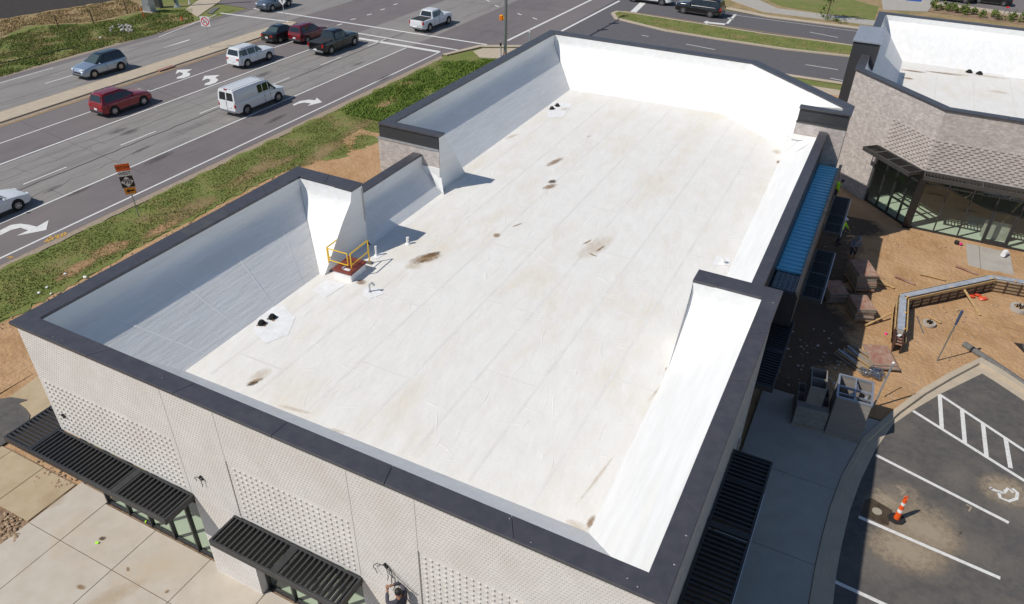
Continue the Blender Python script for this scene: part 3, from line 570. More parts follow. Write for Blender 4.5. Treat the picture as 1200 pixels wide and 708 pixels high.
# -- walls
W = 'side_brick'
fw = MB()
fw.box(.1, 19.9, .12, .5, 3.75, 8.0)
for x0, x1 in ((5.95, 7.85), (12.1, 14.05), (18.3, 19.9)): fw.box(x0, x1, .12, .5, 0, 3.75)
fw.build('front_wall', 'white_brick', mb_)
ww = MB(); ww.box(.1, .5, .5, 12.7, 3.75, 8.0); ww.box(.1, .5, 4.5, 12.7, 0, 3.75); ww.box(.1, 3.34, 12.3, 12.7, 0, 8.0); ww.box(1.95, 2.3, 12.7, 18.62, 0, 6.9)
ww.build('west_wall', W, mb_)
ew = MB(); ew.box(19.5, 19.9, .5, 12.7, 3.75, 8.0); ew.box(19.5, 19.9, 9.8, 12.7, 0, 3.75); ew.box(19.5, 19.9, .5, 1.4, 0, 3.75); ew.box(17.25, 19.5, 12.3, 12.7, 0, 8.0)
ew.build('east_wall', W, mb_)
MB().box(18.85, 19.19, 12.7, 31.35, 0, 6.9).build('recess_wall', 'coping_face', mb_)
tw = MB(); tw.box(-.1, 3.36, 18.62, 18.95, 0, 7.35); tw.box(-.1, .4, 18.95, 38.45, 0, 7.99); tw.box(-.1, 13.9, 38.1, 38.45, 0, 7.99)
tw.prism([(13.85, 38.45), (20.0, 32.8), (19.75, 32.5), (13.7, 38.1)], 0, 7.99); tw.box(17.55, 20.05, 31.38, 31.7, 0, 7.3); tw.box(19.7, 20.05, 31.7, 32.8, 0, 7.99)
tw.build('tower_wall', 'grey_brick', mb_)
pn = MB(); pn.box(-.03, 3.30, 18.66, 19.0, 7.35, 7.995); pn.build('dark_panel', 'dark_panel', mb_)
pn = MB(); pn.box(17.58, 20.02, 31.42, 31.75, 7.3, 7.995); pn.build('dark_panel', 'dark_panel', mb_)
MB().box(-.12, 3.33, 18.59, 18.66, 7.30, 7.38).build('ledge', 'galv', mb_); MB().box(17.54, 20.07, 31.35, 31.42, 7.25, 7.33).build('ledge', 'dark_metal', mb_)
# -- raised brick units of the front wall (too small to pick apart one by one)
bays = [(.32, 5.72), (8.08, 12.02), (14.2, 18.3)]
def unit(mb, x, z, wd, ht, p, y=.12):
    a, b = x-wd/2, x+wd/2; c, d = z-ht/2, z+ht/2
    mb.add([(a, y, c), (b, y, c), (b, y, d), (a, y, d), (a, y-p, c), (b, y-p, c), (b, y-p, d), (a, y-p, d)], [(4, 5, 6, 7), (0, 1, 5, 4), (1, 2, 6, 5), (2, 3, 7, 6), (3, 0, 4, 7)])
bu = MB(); pu = MB()
z = 3.85; row = 0
while z < 7.95:
    x = .16+(.05 if row % 2 else 0)
    while x < 19.85:
        inb = any(a-.05 < x < b+.05 for a, b in bays) and z < 6.06
        if not inb: unit(bu, x, z, .056, .042, .006)
        x += .1
    z += .1016; row += 1
z = 3.95
while z < 6.02:
    for a, b in bays:
        x = a+.02
        while x < b: unit(pu, x, z, .075, .055, .030); x += .19
    z += .19
z = .2; row = 0
while z < 3.7:
    for a, b in ((5.95, 7.85), (12.1, 14.05), (18.3, 19.9)):
        x = a+.06+(.05 if row % 2 else 0)
        while x < b-.04: unit(bu, x, z, .056, .042, .006); x += .1
    z += .1016; row += 1
stuff(bu.build('brick_headers', 'white_brick_unit', mb_, fix=False)); stuff(pu.build('projecting_bricks', 'white_brick_unit', mb_, fix=False))
for x, z0, z1, wd in ((5.92, 3.8, 7.99, .018), (7.86, 3.8, 6.05, .045), (7.84, 6.05, 7.99, .02), (12.1, 3.8, 7.99, .018), (14.06, 0, 6.0, .045), (14.04, 6.0, 7.99, .02)):
    MB().box(x-wd/2, x+wd/2, .112, .13, z0, z1).build('control_joint', 'joint' if wd > .03 else 'joint_light', mb_)
MB().box(3.35, 3.38, 12.66, 12.72, 6.4, 7.9).build('brick_return', 'grey_brick', mb_)
# -- membrane roof
deck = [(3.1, 2.95), (3.1, 9.85), (3.34, 9.85), (3.34, 12.70), (3.55, 12.70), (3.55, 18.75), (3.36, 18.75), (3.36, 19.2), (2.95, 21.3), (2.87, 35.7), (12.77, 36.2), (17.4, 32.2), (17.25, 31.36), (17.62, 12.72), (17.22, 12.3), (17.2, 10.2), (17.35, 3.1)]
# cut the deck into strips so it can be a gently uneven surface
rm = MB()
rm.poly([(x, y, DK) for x, y in deck])
rm.build('roof_membrane', 'membrane', mb_, fix=False)
sl = MB()
def slope(o0, o1, b0, b1, zt, skirt, seams=0, root=None):
    """vertical skirt under the coping, then the sloped membrane (with a soft bend) down to the deck"""
    a = (*o0, zt); b = (*o1, zt); zs = zt-skirt; prof = [(0, 0), (.03, .07), (.08, .14), (.15, .215), (1, 1)]
    A = Vector((*o0, zs)); B = Vector((*o1, zs)); A1 = Vector((*b0, DK)); B1 = Vector((*b1, DK))
    def P(t, k): 
        f, g = prof[k]; q = A.lerp(B, t).lerp(A1.lerp(B1, t), f); q.z = zs+(DK-zs)*g; return q
    vs = [a, b]; fs = []
    for k in range(5): vs += [tuple(P(0, k)), tuple(P(1, k))]
    for k in range(5): fs.append((2*k, 2*k+1, 2*k+3, 2*k+2))
    sl.add(vs, fs)
    L = (B-A).length; nrm = (P(1, 3)-P(0, 3)).cross(P(0, 4)-P(0, 3)).normalized()
    if nrm.z < 0: nrm = -nrm
    for k in range(seams):
        t = (k+.6)/(seams+.2); h = .05/L; sm_ = MB(); o = nrm*.003
        lo = max(0, t-h); hi = min(1, t+h); sm_.poly([P(lo, 3)+o, P(hi, 3)+o, P(hi, 4)+o, P(lo, 4)+o]); sm_.build('seam', 'seam_slope', root, fix=False)
e = .012
slope((.6, .57), (.72-.02, 12.03), (3.1, 2.95), (3.1, 9.85), 8.02, .46, 4, mb_)
slope((19.47, 12.03), (19.47, .57), (17.2, 10.2), (17.35, 3.1), 8.02, .42)
slope((19.47, .57), (.6, .57), (17.35, 3.1), (3.1, 2.95), 8.02, .42)
slope((.72-.02, 12.03), (3.34, 12.03), (3.1, 9.85), (3.34, 9.85), 8.02, .42)
slope((17.25, 12.03), (19.47, 12.03), (17.2, 10.2), (17.2, 10.2), 8.02, .42)
slope((2.4, 12.70), (2.4, 18.6), (3.55, 12.70), (3.55, 18.6), 6.92, .45, 3, mb_)
slope((18.8, 31.35), (18.8, 12.72), (17.25, 31.35), (17.62, 12.72), 6.92, .15)
slope((.6, 19.1), (.6, 37.95), (2.95, 21.3), (2.87, 35.7), 8.02, .46, 6, mb_)
slope((.6, 37.95), (13.65, 37.95), (2.87, 35.7), (12.77, 36.2), 8.02, .42)
slope((13.65, 37.95), (19.6, 32.4), (12.77, 36.2), (17.4, 32.2), 8.02, .42)
slope((3.34, 19.1), (.6, 19.1), (3.36, 19.2), (2.95, 21.3), 8.02, .42)
slope((19.6, 32.4), (17.56, 31.76), (17.4, 32.2), (17.4, 32.2), 8.02, .1)
# end faces
sl.poly([(3.352, 12.02, 8.0), (3.352, 12.72, 8.0), (3.352, 12.72, DK), (3.352, 9.85, DK), (3.352, 11.3, 7.0), (3.352, 11.9, 7.6)])
sl.poly([(17.235, 12.02, 8.0), (17.235, 12.72, 8.0), (17.235, 12.72, DK), (17.235, 10.2, DK), (17.235, 11.9, 7.6)])
sl.poly([(3.372, 18.63, 7.99), (3.372, 19.1, 7.99), (3.372, 21.0, DK), (3.372, 18.63, DK)])
sl.poly([(3.34, 12.72, 8), (2.4, 12.72, 8), (2.4, 12.72, DK), (3.34, 12.72, DK)])
sl.poly([(2.38, 18.605, 6.4), (3.4, 18.605, 6.4), (3.4, 18.605, DK), (2.38, 18.605, DK)])
sl.poly([(17.2, 31.365, 6.5), (18.9, 31.365, 6.5), (18.9, 31.365, DK), (17.2, 31.365, DK)]); sl.poly([(17.53, 31.37, 6.5), (17.53, 32.3, 6.5), (17.35, 32.3, DK), (17.2, 31.37, DK)]); sl.poly([(17.3, 31.33, DK+.02), (17.9, 31.33, 6.25), (18.75, 31.33, 6.6), (18.2, 30.7, 6.16), (17.6, 30.8, DK+.28)])
sl.build('roof_upstand', 'membrane_slope', mb_, fix=False, smooth=30)
fl = MB(); fl.box(2.36, 3.38, 18.56, 18.62, 6.05, 6.45); fl.add([(2.75, 18.60, 6.35), (3.45, 18.6, 6.0), (3.75, 18.3, DK), (3.38, 18.3, DK+.3)], [(0, 1, 2, 3)])
fl.build('flashing', 'membrane_slope', mb_, fix=False); MB().box(17.5, 18.86, 31.28, 31.36, 6.35, 6.62).build('flashing', 'membrane_slope', mb_)
for x in (.3,): pass
# membrane roll seams: overlapping sheets, laid in strips with offset end laps
sx = [3.95+1.95*k for k in range(8)]
for k, x in enumerate(sx):
    a, b = (3.2 if 3.3 < x < 17.2 else 13), 35.5
    if x > 13: b = 38.5-1.0-(x-12.8)*.86-1.2
    MB().box(x-.05, x+.05, a, b, DK-.01, DK+.003).build('seam', 'seam', mb_)
    if k < 7:
        y = 4.5+(k*5.3) % 9
        while y < b-3: MB().box(x+.05, x+1.9, y-.05, y+.05, DK-.01, DK+.0025).build('seam', 'seam', mb_); y += 9.2
# sealed white patches, stains
def zpatch(pts, dz=.006): return sheet('membrane_patch', G(*pts, z=DK+dz), DK+dz, 'membrane_patch', mb_)
zpatch([(296, 388), (306, 361), (332, 358), (346, 372), (338, 392), (312, 402)], .008); zpatch([(640, 138), (647, 120), (672, 121), (660, 137)], .008); zpatch([(366, 340), (382, 328), (406, 333), (381, 349)], .009); zpatch([(425, 346), (427, 336), (443, 338), (450, 344), (434, 350)], .011); zpatch([(431, 300), (441, 292), (452, 297), (441, 304)], .011); zpatch([(835, 311), (840, 300), (856, 303), (855, 311)], .011)
def stain(px, py, rx, ry, rot, m):
    blot('stain', gp(px, py, DK), rx, ry, rot, DK+.012+random.uniform(0, .003), m, mb_)
for a in [(499, 303, .40, .85, -.55, 'stain_brown'), (505, 299, .20, .55, -.5, 'stain_dark'), (496, 306, .1, .3, -.5, 'stain_dark'), (484, 312, .45, .3, .6, 'stain_tan'), (647, 213, .22, .34, -.3, 'stain_dark'), (644, 219, .25, .55, -.4, 'stain_brown'), (650, 190, .22, .9, -.2, 'stain_brown'), (296, 450, .10, .26, -.5, 'stain_dark'), (299, 447, .12, .34, -.5, 'stain_brown'), (305, 440, .3, .5, -.2, 'stain_tan'),
          (423, 331, .25, .22, .2, 'stain_brown'), (697, 290, .5, 1.5, -.2, 'stain_tan'), (688, 284, .07, .4, -.3, 'stain_brown'), (703, 292, .07, .5, -.2, 'stain_brown'), (695, 299, .25, .06, -.2, 'stain_brown'), (606, 264, .06, .4, -.4, 'stain_brown'), (582, 276, .2, .25, 0, 'stain_brown'), (662, 128, .3, .4, 0, 'stain_tan'), (690, 160, .12, .25, 0, 'stain_tan'), (692, 612, .10, .3, 0, 'stain_brown'), (676, 617, .4, .2, 0, 'stain_tan'), (700, 560, .06, 1.3, -.12, 'stain_tan'),
          (345, 480, .7, .09, .15, 'stain_tan'), (395, 505, .4, .07, .1, 'stain_tan'), (330, 345, .10, 1.4, -.1, 'stain_tan'), (770, 458, .06, .8, -.15, 'stain_tan'), (912, 190, .12, .3, 0, 'stain_brown'), (910, 178, .3, .4, 0, 'stain_tan'), (785, 435, .2, .3, .3, 'stain_brown'), (530, 210, .2, .4, 0, 'stain_tan'), (600, 160, .2, .7, -.3, 'stain_tan')]: stain(*a)
# membrane wrinkles, a low swell each
wr = MB()
for k in range(420):
    x = random.uniform(3.9, 17); y = random.uniform(3.6, 34); t = random.choice([random.gauss(0, .35), random.gauss(1.4, .3), random.gauss(.8, .4)]); L = random.uniform(.25, 1.3); wd = random.uniform(.02, .055); h = random.uniform(.004, .010)
    if x > 13 and y > 37.5-(x-12.8)*.86-2: continue
    prev = None; n = 7; cv = random.uniform(-.35, .35)
    for i in range(n):
        s = i/(n-1); ang = t+cv*(s-.5)*2; px = x+math.sin(t)*(s-.5)*L+math.cos(t)*cv*L*(s-.5)**2; py = y+math.cos(t)*(s-.5)*L-math.sin(t)*cv*L*(s-.5)**2
        dx, dy = math.cos(ang)*wd, -math.sin(ang)*wd; hh = h*math.sin(math.pi*s)
        cur = [(px-dx, py-dy, DK+.001), (px-dx*.4, py-dy*.4, DK+.001+hh*.75), (px, py, DK+.001+hh), (px+dx*.4, py+dy*.4, DK+.001+hh*.75), (px+dx, py+dy, DK+.001)]
        if prev: wr.add(prev+cur, [(j, j+1, j+6, j+5) for j in range(4)])
        prev = cur
stuff(wr.build('membrane_wrinkles', 'membrane', mb_, smooth=80, fix=False))
# -- roof hatch with its yellow guard rails
hz = DK+.42
hp = [gp(x, y, hz) for x, y in ((389.7, 314.7), (411.3, 320.8), (429, 306), (408, 300.2))]
hc = sum(hp, Vector())/4; hx = ((hp[1]-hp[0])+(hp[2]-hp[3]))/2; hy = ((hp[3]-hp[0])+(hp[2]-hp[1]))/2; hx.z = 0; hy.z = 0
hy = Vector((-hx.y, hx.x, 0)).normalized()*hy.length
rt = thing('roof_hatch', 'dark red roof hatch on a white kerb beside the white upstand', 'roof hatch', (hc.x, hc.y, DK))
MB().obox((0, 0, .17), hx*.47, hy*.47, (0, 0, .17)).build('hatch_kerb', 'membrane_patch', rt, bevel=.02)
MB().obox((0, 0, .37), hx*.52, hy*.52, (0, 0, .055)).build('hatch_lid', 'hatch_red', rt, bevel=.025)
hxn = hx.normalized(); hyn = hy.normalized()
hn = MB(); hn.obox(-hy*.3-hx*.05+Vector((0, 0, .45)), hxn*.03, hyn*.09, (0, 0, .03)); hn.build('handle', 'galv', rt); MB().obox(-hy*.34+hx*.16+Vector((0, 0, .432)), hxn*.13, hyn*.07, (0, 0, .006)).build('label_plate', 'sign_white', rt)
rl = thing('guard_rail', 'yellow safety railing with a swing gate around the red roof hatch', 'railing', (hc.x, hc.y, DK))
pA, pB, pC = [gp(x, y, DK) for x, y in ((386.5, 317), (413.4, 325), (433.2, 308.5))]
off = Vector((hc.x, hc.y, DK)); pA, pB, pC = pA-off, pB-off, pC-off; pD = pA+(pC-pB)
Z = lambda h: Vector((0, 0, h))
for p in (pA, pB, pC, pD):
    MB().tube(p+Z(.02), p+Z(1.06), .026, None, 8).build('post', 'yellow_rail', rl); MB().obox(p+Z(.03), hxn*.13, hyn*.09, (0, 0, .03)).build('foot_plate', 'sock', rl, bevel=.01)
for a, b in ((pA, pD), (pB, pC)):
    MB().tube(a+Z(1.06), b+Z(1.06), .026).build('rail', 'yellow_rail', rl); MB().tube(a+Z(.55), b+Z(.55), .022).build('rail', 'yellow_rail', rl)
ga, gb = pA+(pB-pA)*.04, pA+(pB-pA)*.86
MB().path([ga+Z(1.03), gb+Z(1.03), gb+Z(.5), ga+Z(.5), ga+Z(1.03)], .022, 8).build('gate', 'yellow_rail', rl)
# -- roof drains, vents
for px, py, r in ((307, 380, .13), (319.5, 373, .13), (646.8, 128, .13), (653, 124.5, .13)):
    p = gp(px, py, DK); d = MB(); d.tube((0, 0, 0), (0, 0, .05), r*1.15, r*1.1, 14)
    for k in range(10):
        t = 2*math.pi*k/10; d.beam((r*math.cos(t), r*math.sin(t), .05), (r*.45*math.cos(t), r*.45*math.sin(t), .16), .022, .022)
    d.tube((0, 0, .14), (0, 0, .165), r*.5, r*.35, 12)
    d.build('roof_drain', 'tyre', mb_, fix=False, loc=(p.x, p.y, DK+.012))
    for k in range(5): t = random.uniform(0, 6.3); MB().ball((0, 0, 0), random.uniform(.03, .06), 1, 0, .3, (1, 1, .5)).build('debris', 'stain_brown' if k % 2 else 'sock', mb_, fix=False, loc=(p.x+math.cos(t)*r*1.3, p.y+math.sin(t)*r*1.3, DK+.02))
def vent(px, py, h, r, m, gn=False):
    p = gp(px, py, DK); v = MB(); v.tube((0, 0, 0), (0, 0, .05), r*2.3, r*1.3, 12); v.tube((0, 0, .04), (0, 0, h), r, None, 12)
    if gn: v.tube((0, 0, h-.02), (.1, .05, h+.06), r*1.2, None, 10); v.tube((.1, .05, h+.07), (.17, .08, h-.06), r*1.2, None, 10)
    else: v.tube((0, 0, h-.015), (0, 0, h+.01), r*1.12, None, 12)
    return v.build('vent_pipe', m, mb_, loc=(p.x, p.y, DK+.01), smooth=40)
vent(441, 299.5, .42, .045, 'pvc'); vent(478, 286, .30, .06, 'pvc'); vent(433.5, 342, .34, .035, 'galv', True); vent(847, 309, .22, .075, 'pvc'); 
# -- canopies
def canopy(root, x0, x1, y0, y1, zt, along, n, m='black_metal', fm='black_metal', plates=(), label=None, gap=None):
    cx, cy = x0, y0
    f = MB(); t = .07; d = .22
    f.box(x0, x1, y0, y0+t, zt-d, zt); f.box(x0, x1, y1-t, y1, zt-d, zt); f.box(x0, x0+t, y0+t, y1-t, zt-d, zt); f.box(x1-t, x1, y0+t, y1-t, zt-d, zt)
    for pl, wd in plates:
        if along == 'y': f.box(pl-wd/2, pl+wd/2, y0+t, y1-t, zt-.10, zt-.012)
        else: f.box(x0+t, x1-t, pl-wd/2, pl+wd/2, zt-.10, zt-.012)
    o = f.build('canopy', fm, root, bevel=.006)
    if label: o['label'] = label
    s = MB(); L = (y1-y0 if along == 'y' else x1-x0)-2*t
    ax = Vector((0, L/2, 0)) if along == 'y' else Vector((L/2, 0, 0)); px_ = Vector((1, 0, 0)) if along == 'y' else Vector((0, 1, 0))
    me = MB().obox((0, 0, 0), ax, px_*.030+Vector((0, 0, .004)), Vector((0, 0, .095))).mesh('slat', [m])
    a, b = (x0, x1) if along == 'y' else (y0, y1)
    for k in range(n):
        q = a+t+(b-a-2*t)*(k+.5)/n
        if any(abs(q-pl) < wd/2+.02 and wd > .1 for pl, wd in plates): continue
        so = link('slat', me, o); so.location = (q, (y0+y1)/2, zt-.105) if along == 'y' else ((x0+x1)/2, q, zt-.105)
    return o
cp = canopy(mb_, -.02, 5.98, -.98, .115, 3.72, 'y', 34, plates=((1.0, .05), (2.55, .06), (3.75, .24), (4.95, .05)), label='long black louvred canopy wrapping the front corner')
canopy(mb_, -1.26, -.03, -.98, 7.0, 3.72, 'x', 58, plates=((2.0, .06),), label='black louvred canopy along the west side')
canopy(mb_, 7.6, 12.14, -.9, .115, 3.72, 'y', 26, plates=((8.75, .05), (9.9, .24), (11.15, .05)), label='short black louvred canopy over the second front bay')
canopy(mb_, 13.95, 18.6, -.9, .115, 3.72, 'y', 26, plates=((15.1, .05), (16.25, .24), (17.5, .05)))
canopy(mb_, 19.92, 21.19, -1.6, 9.72, 3.67, 'x', 62, plates=((2.1, .05), (4.3, .05), (6.4, .24), (8.4, .05)), label='long black canopy in the shade of the east wall')
canopy(mb_, 19.22, 20.5, 13.4, 18.05, 3.67, 'x', 26, plates=((15.8, .2),))
canopy(mb_, 20.36, 21.23, 20.2, 24.82, 3.67, 'x', 26, plates=((22.5, .07), (23.6, .04), (21.3, .04)), fm='dark_metal')
canopy(mb_, 20.36, 21.22, 26.85, 31.34, 3.67, 'x', 26, plates=((29.0, .07), (30.2, .04), (27.9, .04)), fm='dark_metal')
# bright edge strips of those two canopies
for y0, y1 in ((20.25, 24.8), (26.9, 31.3), ): MB().box(21.235, 21.26, y0, y1, 3.5, 3.69).build('canopy_edge', 'sign_white', mb_)
MB().box(21.195, 21.215, 4.0, 8.3, 3.45, 3.6).build('canopy_edge', 'sign_white', mb_)
# -- bay with metal roof in the east recess
MB().box(19.2, 20.2, 19.35, 31.34, 5.10, 5.2).build('bay_roof', 'blue_metal', mb_)
me = MB().box(-.48, .48, -.09, .09, 0, .06).mesh('roof_rib', ['blue_metal'])
for k in range(33): link('roof_rib', me, mb_, bevel=.03).location = (19.7, 19.65+k*.36, 5.199)
MB().box(20.2, 20.34, 17.5, 31.34, 3.75, 5.42).build('bay_fascia', 'dark_panel', mb_); MB().box(19.19, 20.2, 17.45, 17.6, 3.75, 5.3).build('bay_fascia', 'dark_panel', mb_)
gr_ = MB()
for k in range(14): gr_.box(19.25, 20.18, 17.68+k*.115, 17.71+k*.115, 5.05, 5.13)
for k in range(5): gr_.box(19.35+k*.19, 19.37+k*.19, 17.62, 19.3, 5.06, 5.12)
stuff(gr_.build('grating', 'galv', mb_)); MB().box(19.2, 20.2, 17.6, 19.35, 4.6, 4.64).build('bay_floor', 'void', mb_)
MB().box(20.0, 20.2, 19.0, 31.34, 0, 3.75).build('bay_wall', 'side_brick', mb_)
# downpipes on the east wall
for y in (6.6, 10.6): MB().tube((19.99, y, .1), (19.99, y, 3.4), .045).build('downpipe', 'galv', mb_)
# -- storefronts
def storefront(root, p0, p1, h, n, tr=None, door=None, m='black_metal', sill=.1):
    p0 = Vector((*p0, 0)); p1 = Vector((*p1, 0)); d = p1-p0; L = d.length; d /= L; nn = Vector((-d.y, d.x, 0))
    g = MB(); g.poly([p0+Z(.02), p1+Z(.02), p1+Z(h), p0+Z(h)]); g.build('shop_window', 'shop_glass', root, fix=False)
    def bar(a, b, wd, dp=.12):
        MB().beam(a, b, wd, dp).build('mullion', m, root)
    for k in range(n+1):
        q = p0+d*L*k/n; MB().obox(q+Z(h/2), d*.035, nn*.07, (0, 0, h/2)).build('mullion', m, root)
    for zz_, hh in ((sill/2, sill/2), (h-.06, .06))+(((tr, .035),) if tr else ()):
        for k in range(n):
            a = p0+d*(L*k/n+.036); b = p0+d*(L*(k+1)/n-.036); MB().obox((a+b)/2+Z(zz_), (b-a)/2, nn*.05, (0, 0, hh)).build('transom', m, root)
    if door is not None:
        a = p0+d*(L*door/n+.04); b = p0+d*(L*(door+1)/n-.04); lf = MB()
        for q in (a+d*.06, b-d*.06): lf.obox(q+Z(1.1), d*.06, nn*.03, (0, 0, 1.08))
        lf.obox((a+b)/2+Z(.17), (b-a)/2-d*.13, nn*.03, (0, 0, .12)); lf.obox((a+b)/2+Z(2.1), (b-a)/2-d*.13, nn*.03, (0, 0, .06)); dr = lf.build('door', m, root); MB().tube(a+d*.2-nn*.08+Z(.8), a+d*.2-nn*.08+Z(1.3), .015).build('handle', 'galv', dr)
storefront(mb_, (.45, .45), (5.93, .45), 3.72, 5, 2.75); storefront(mb_, (.45, 4.5), (.45, .46), 3.72, 4, 2.75)
storefront(mb_, (7.87, .45), (12.08, .45), 3.72, 4, 2.75); storefront(mb_, (14.07, .45), (18.28, .45), 3.72, 4, 2.75)
storefront(mb_, (19.6, 1.45), (19.6, 9.78), 3.72, 8, 2.75)
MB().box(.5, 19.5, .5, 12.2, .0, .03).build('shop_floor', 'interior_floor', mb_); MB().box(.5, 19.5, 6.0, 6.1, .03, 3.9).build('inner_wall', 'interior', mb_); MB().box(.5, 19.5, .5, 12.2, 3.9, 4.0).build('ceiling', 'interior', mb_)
# wiring hanging out of the front wall
def wires(x, z, seeds, nm='loose_wires'):
    wv = MB(); wv.ball((x, .08, z), .05, 1, 0, .2); wv.ball((x+.07, .07, z-.05), .045, 1, 0, .2)
    for sdx, ln in seeds:
        P = [(x, .07, z)]
        for k in range(1, 8): P.append((x+sdx*math.sin(k/7*2.4), .06-.03*(k % 2), z-ln*(k/7)**1.5))
        wv.path(P, .010, 5)
    return wv.build(nm, 'tyre', mb_, fix=False)
wires(6.6, 4.82, ((.05, .35), (-.2, .2))); wires(13.0, 4.86, ((.1, .55), (.2, .8), (-.35, .45), (.3, .9))); wires(.62, 4.62, ((.1, .1),))
wv = MB(); wv.path([(13.0, .07, 4.9), (13.3, .04, 4.72), (13.75, .06, 4.35), (13.95, .08, 4.2)], .008, 5); wv.build('loose_wires', 'tyre', mb_, fix=False)

# ================================================================== NEIGHBOURING BUILDING
B2 = thing('neighbouring_building', 'grey brick commercial building across the courtyard with chamfered corner and glass shopfront', 'building', (0, 0, 0))
HB = 7.4; DB = 4.75
P0, P1, P2, P3, P4 = (19.3, 42.65), (24.55, 37.1), (46, 37.2), (46, 60.3), (19.3, 60.3)
ip = inset([P0, P1, P2, P3, P4], .55)
coping(B2, P0, P1, ip[0], ip[1], HB, 3); coping(B2, P1, P2, ip[1], ip[2], HB, 7); coping(B2, P2, P3, ip[2], ip[3], HB, 6); coping(B2, P3, P4, ip[3], ip[4], HB, 8); coping(B2, P4, (19.3, 50.8), ip[4], (19.85, 50.8), HB, 3); coping(B2, (19.3, 46.3), P0, (19.85, 46.3), ip[0], HB, 1)
wo = inset([P0, P1, P2, P3, P4], .08); wi = inset([P0, P1, P2, P3, P4], .42)
def wallseg(name, a, b, c, d, z0, z1, m): MB().prism([a, b, c, d], z0, z1).build(name, m, B2)
def l2(a, b, t): return Vector(a).lerp(Vector(b), t)
wallseg('chamfer_wall', wo[0], wo[1], wi[1], wi[0], 3.75, HB-.1, 'grey_brick_b'); wallseg('south_wall', wo[1], wo[2], wi[2], wi[1], 3.75, HB-.1, 'grey_brick'); wallseg('north_wall', wo[3], wo[4], wi[4], wi[3], 0, HB-.1, 'grey_brick'); wallseg('west_wall', wo[4], wo[0], wi[0], wi[4], 0, HB-.1, 'grey_brick')
wallseg('east_wall', wo[2], wo[3], wi[3], wi[2], 0, HB-.1, 'grey_brick')
tch = .49; wallseg('chamfer_wall', wo[0], l2(wo[0], wo[1], tch), l2(wi[0], wi[1], tch), wi[0], 0, 3.745, 'grey_brick_b')
# projecting courses above the canopy
d1 = (Vector(P1)-Vector(P0)).normalized(); u = MB(); z = 3.95; row = 0
def bunit(mb, p, d, z, wd, ht, pr):
    n = Vector((d.y, -d.x)); mb.obox((p.x+n.x*pr/2, p.y+n.y*pr/2, z), (d.x*wd/2, d.y*wd/2, 0), (n.x*pr/2, n.y*pr/2, 0), (0, 0, ht/2))
Lc = (Vector(wo[1])-Vector(wo[0])).length
while z < 5.65:
    s = Lc*.56+(.2 if row % 2 else 0)
    while s < Lc-.1: bunit(u, Vector(wo[0])+d1*s, d1, z, .2, .06, .05); s += .4
    s = .15+(.2 if row % 2 else 0)
    while s < 15: bunit(u, Vector(wo[1])+Vector((1, .005))*s, Vector((1, .005)), z, .2, .06, .05); s += .4
    z += .136; row += 1
stuff(u.build('projecting_bricks', 'grey_brick_unit', B2, fix=False))
# membrane roof
rb = MB(); dk2 = [(22.0, 44.6), (25.6, 40.6), (45, 40.6), (45, 56.4), (22.0, 56.6)]
rb.poly([(x, y, DB) for x, y in dk2]); rb.build('roof_membrane', 'membrane', B2, fix=False)
sl = MB(); DKs = DK; DK = DB
slope(tuple(ip[4]), tuple(ip[3]), dk2[4], dk2[3], HB-.08, .4); slope(tuple(ip[0]), tuple(ip[4]), dk2[0], dk2[4], HB-.08, .4); slope(tuple(ip[1]), tuple(ip[0]), dk2[1], dk2[0], HB-.08, .4); slope(tuple(ip[2]), tuple(ip[1]), dk2[2], dk2[1], HB-.08, .4)
p1, p2, p3 = gp(1177, 90, DB), gp(1240, 99, DB), gp(1240, 50, 7.2)
sl.poly([(p1.x, p1.y, DB+.01), (p1.x+7, p1.y-.2, DB+.01), (p1.x+6, p1.y+2.4, 7.2), (p1.x+2.6, p1.y+2.2, 7.0)])
DK = DKs; sl.build('roof_upstand', 'membrane_slope', B2, fix=False, smooth=30)
for px, py in ((1135.5, 85), (1147.5, 87)):
    p = gp(px, py, DB); d = MB(); d.tube((0, 0, 0), (0, 0, .08), .25, .22, 12); d.tube((0, 0, .08), (0, 0, .2), .2, .1, 10); d.build('roof_drain', 'void', B2, loc=(p.x, p.y, DB+.01))
for px, py, rx, ry, m in ((1070, 83.5, 1.1, .3, 'stain_brown'), (1064, 92, .5, .3, 'stain_brown'), (1105, 86, 1.6, .25, 'stain_brown'), (1120, 87, 1.2, .25, 'stain_tan'), (1160, 90, 1.5, .4, 'stain_tan'), (1170, 108, .8, .3, 'stain_tan')): blot('stain', gp(px, py, DB), rx, ry, .05, DB+.012, m, B2)
for x in (24.5, 26.9, 29.3): MB().box(x-.05, x+.05, 41, 56, DB-.01, DB+.006).build('seam', 'seam', B2)
# dark box on the west parapet with a pale ribbed cap
MB().box(18.62, 20.25, 46.3, 50.8, 0, 8.15).build('west_box', 'dark_panel', B2)
MB().box(18.55, 20.32, 46.2, 50.9, 8.15, 8.22).build('box_cap', 'pale_metal', B2)
me = MB().box(-.88, .88, -.04, .04, 0, .04).mesh('cap_rib', ['pale_metal'])
for k in range(12): link('cap_rib', me, B2).location = (19.435, 46.45+k*.38, 8.219)
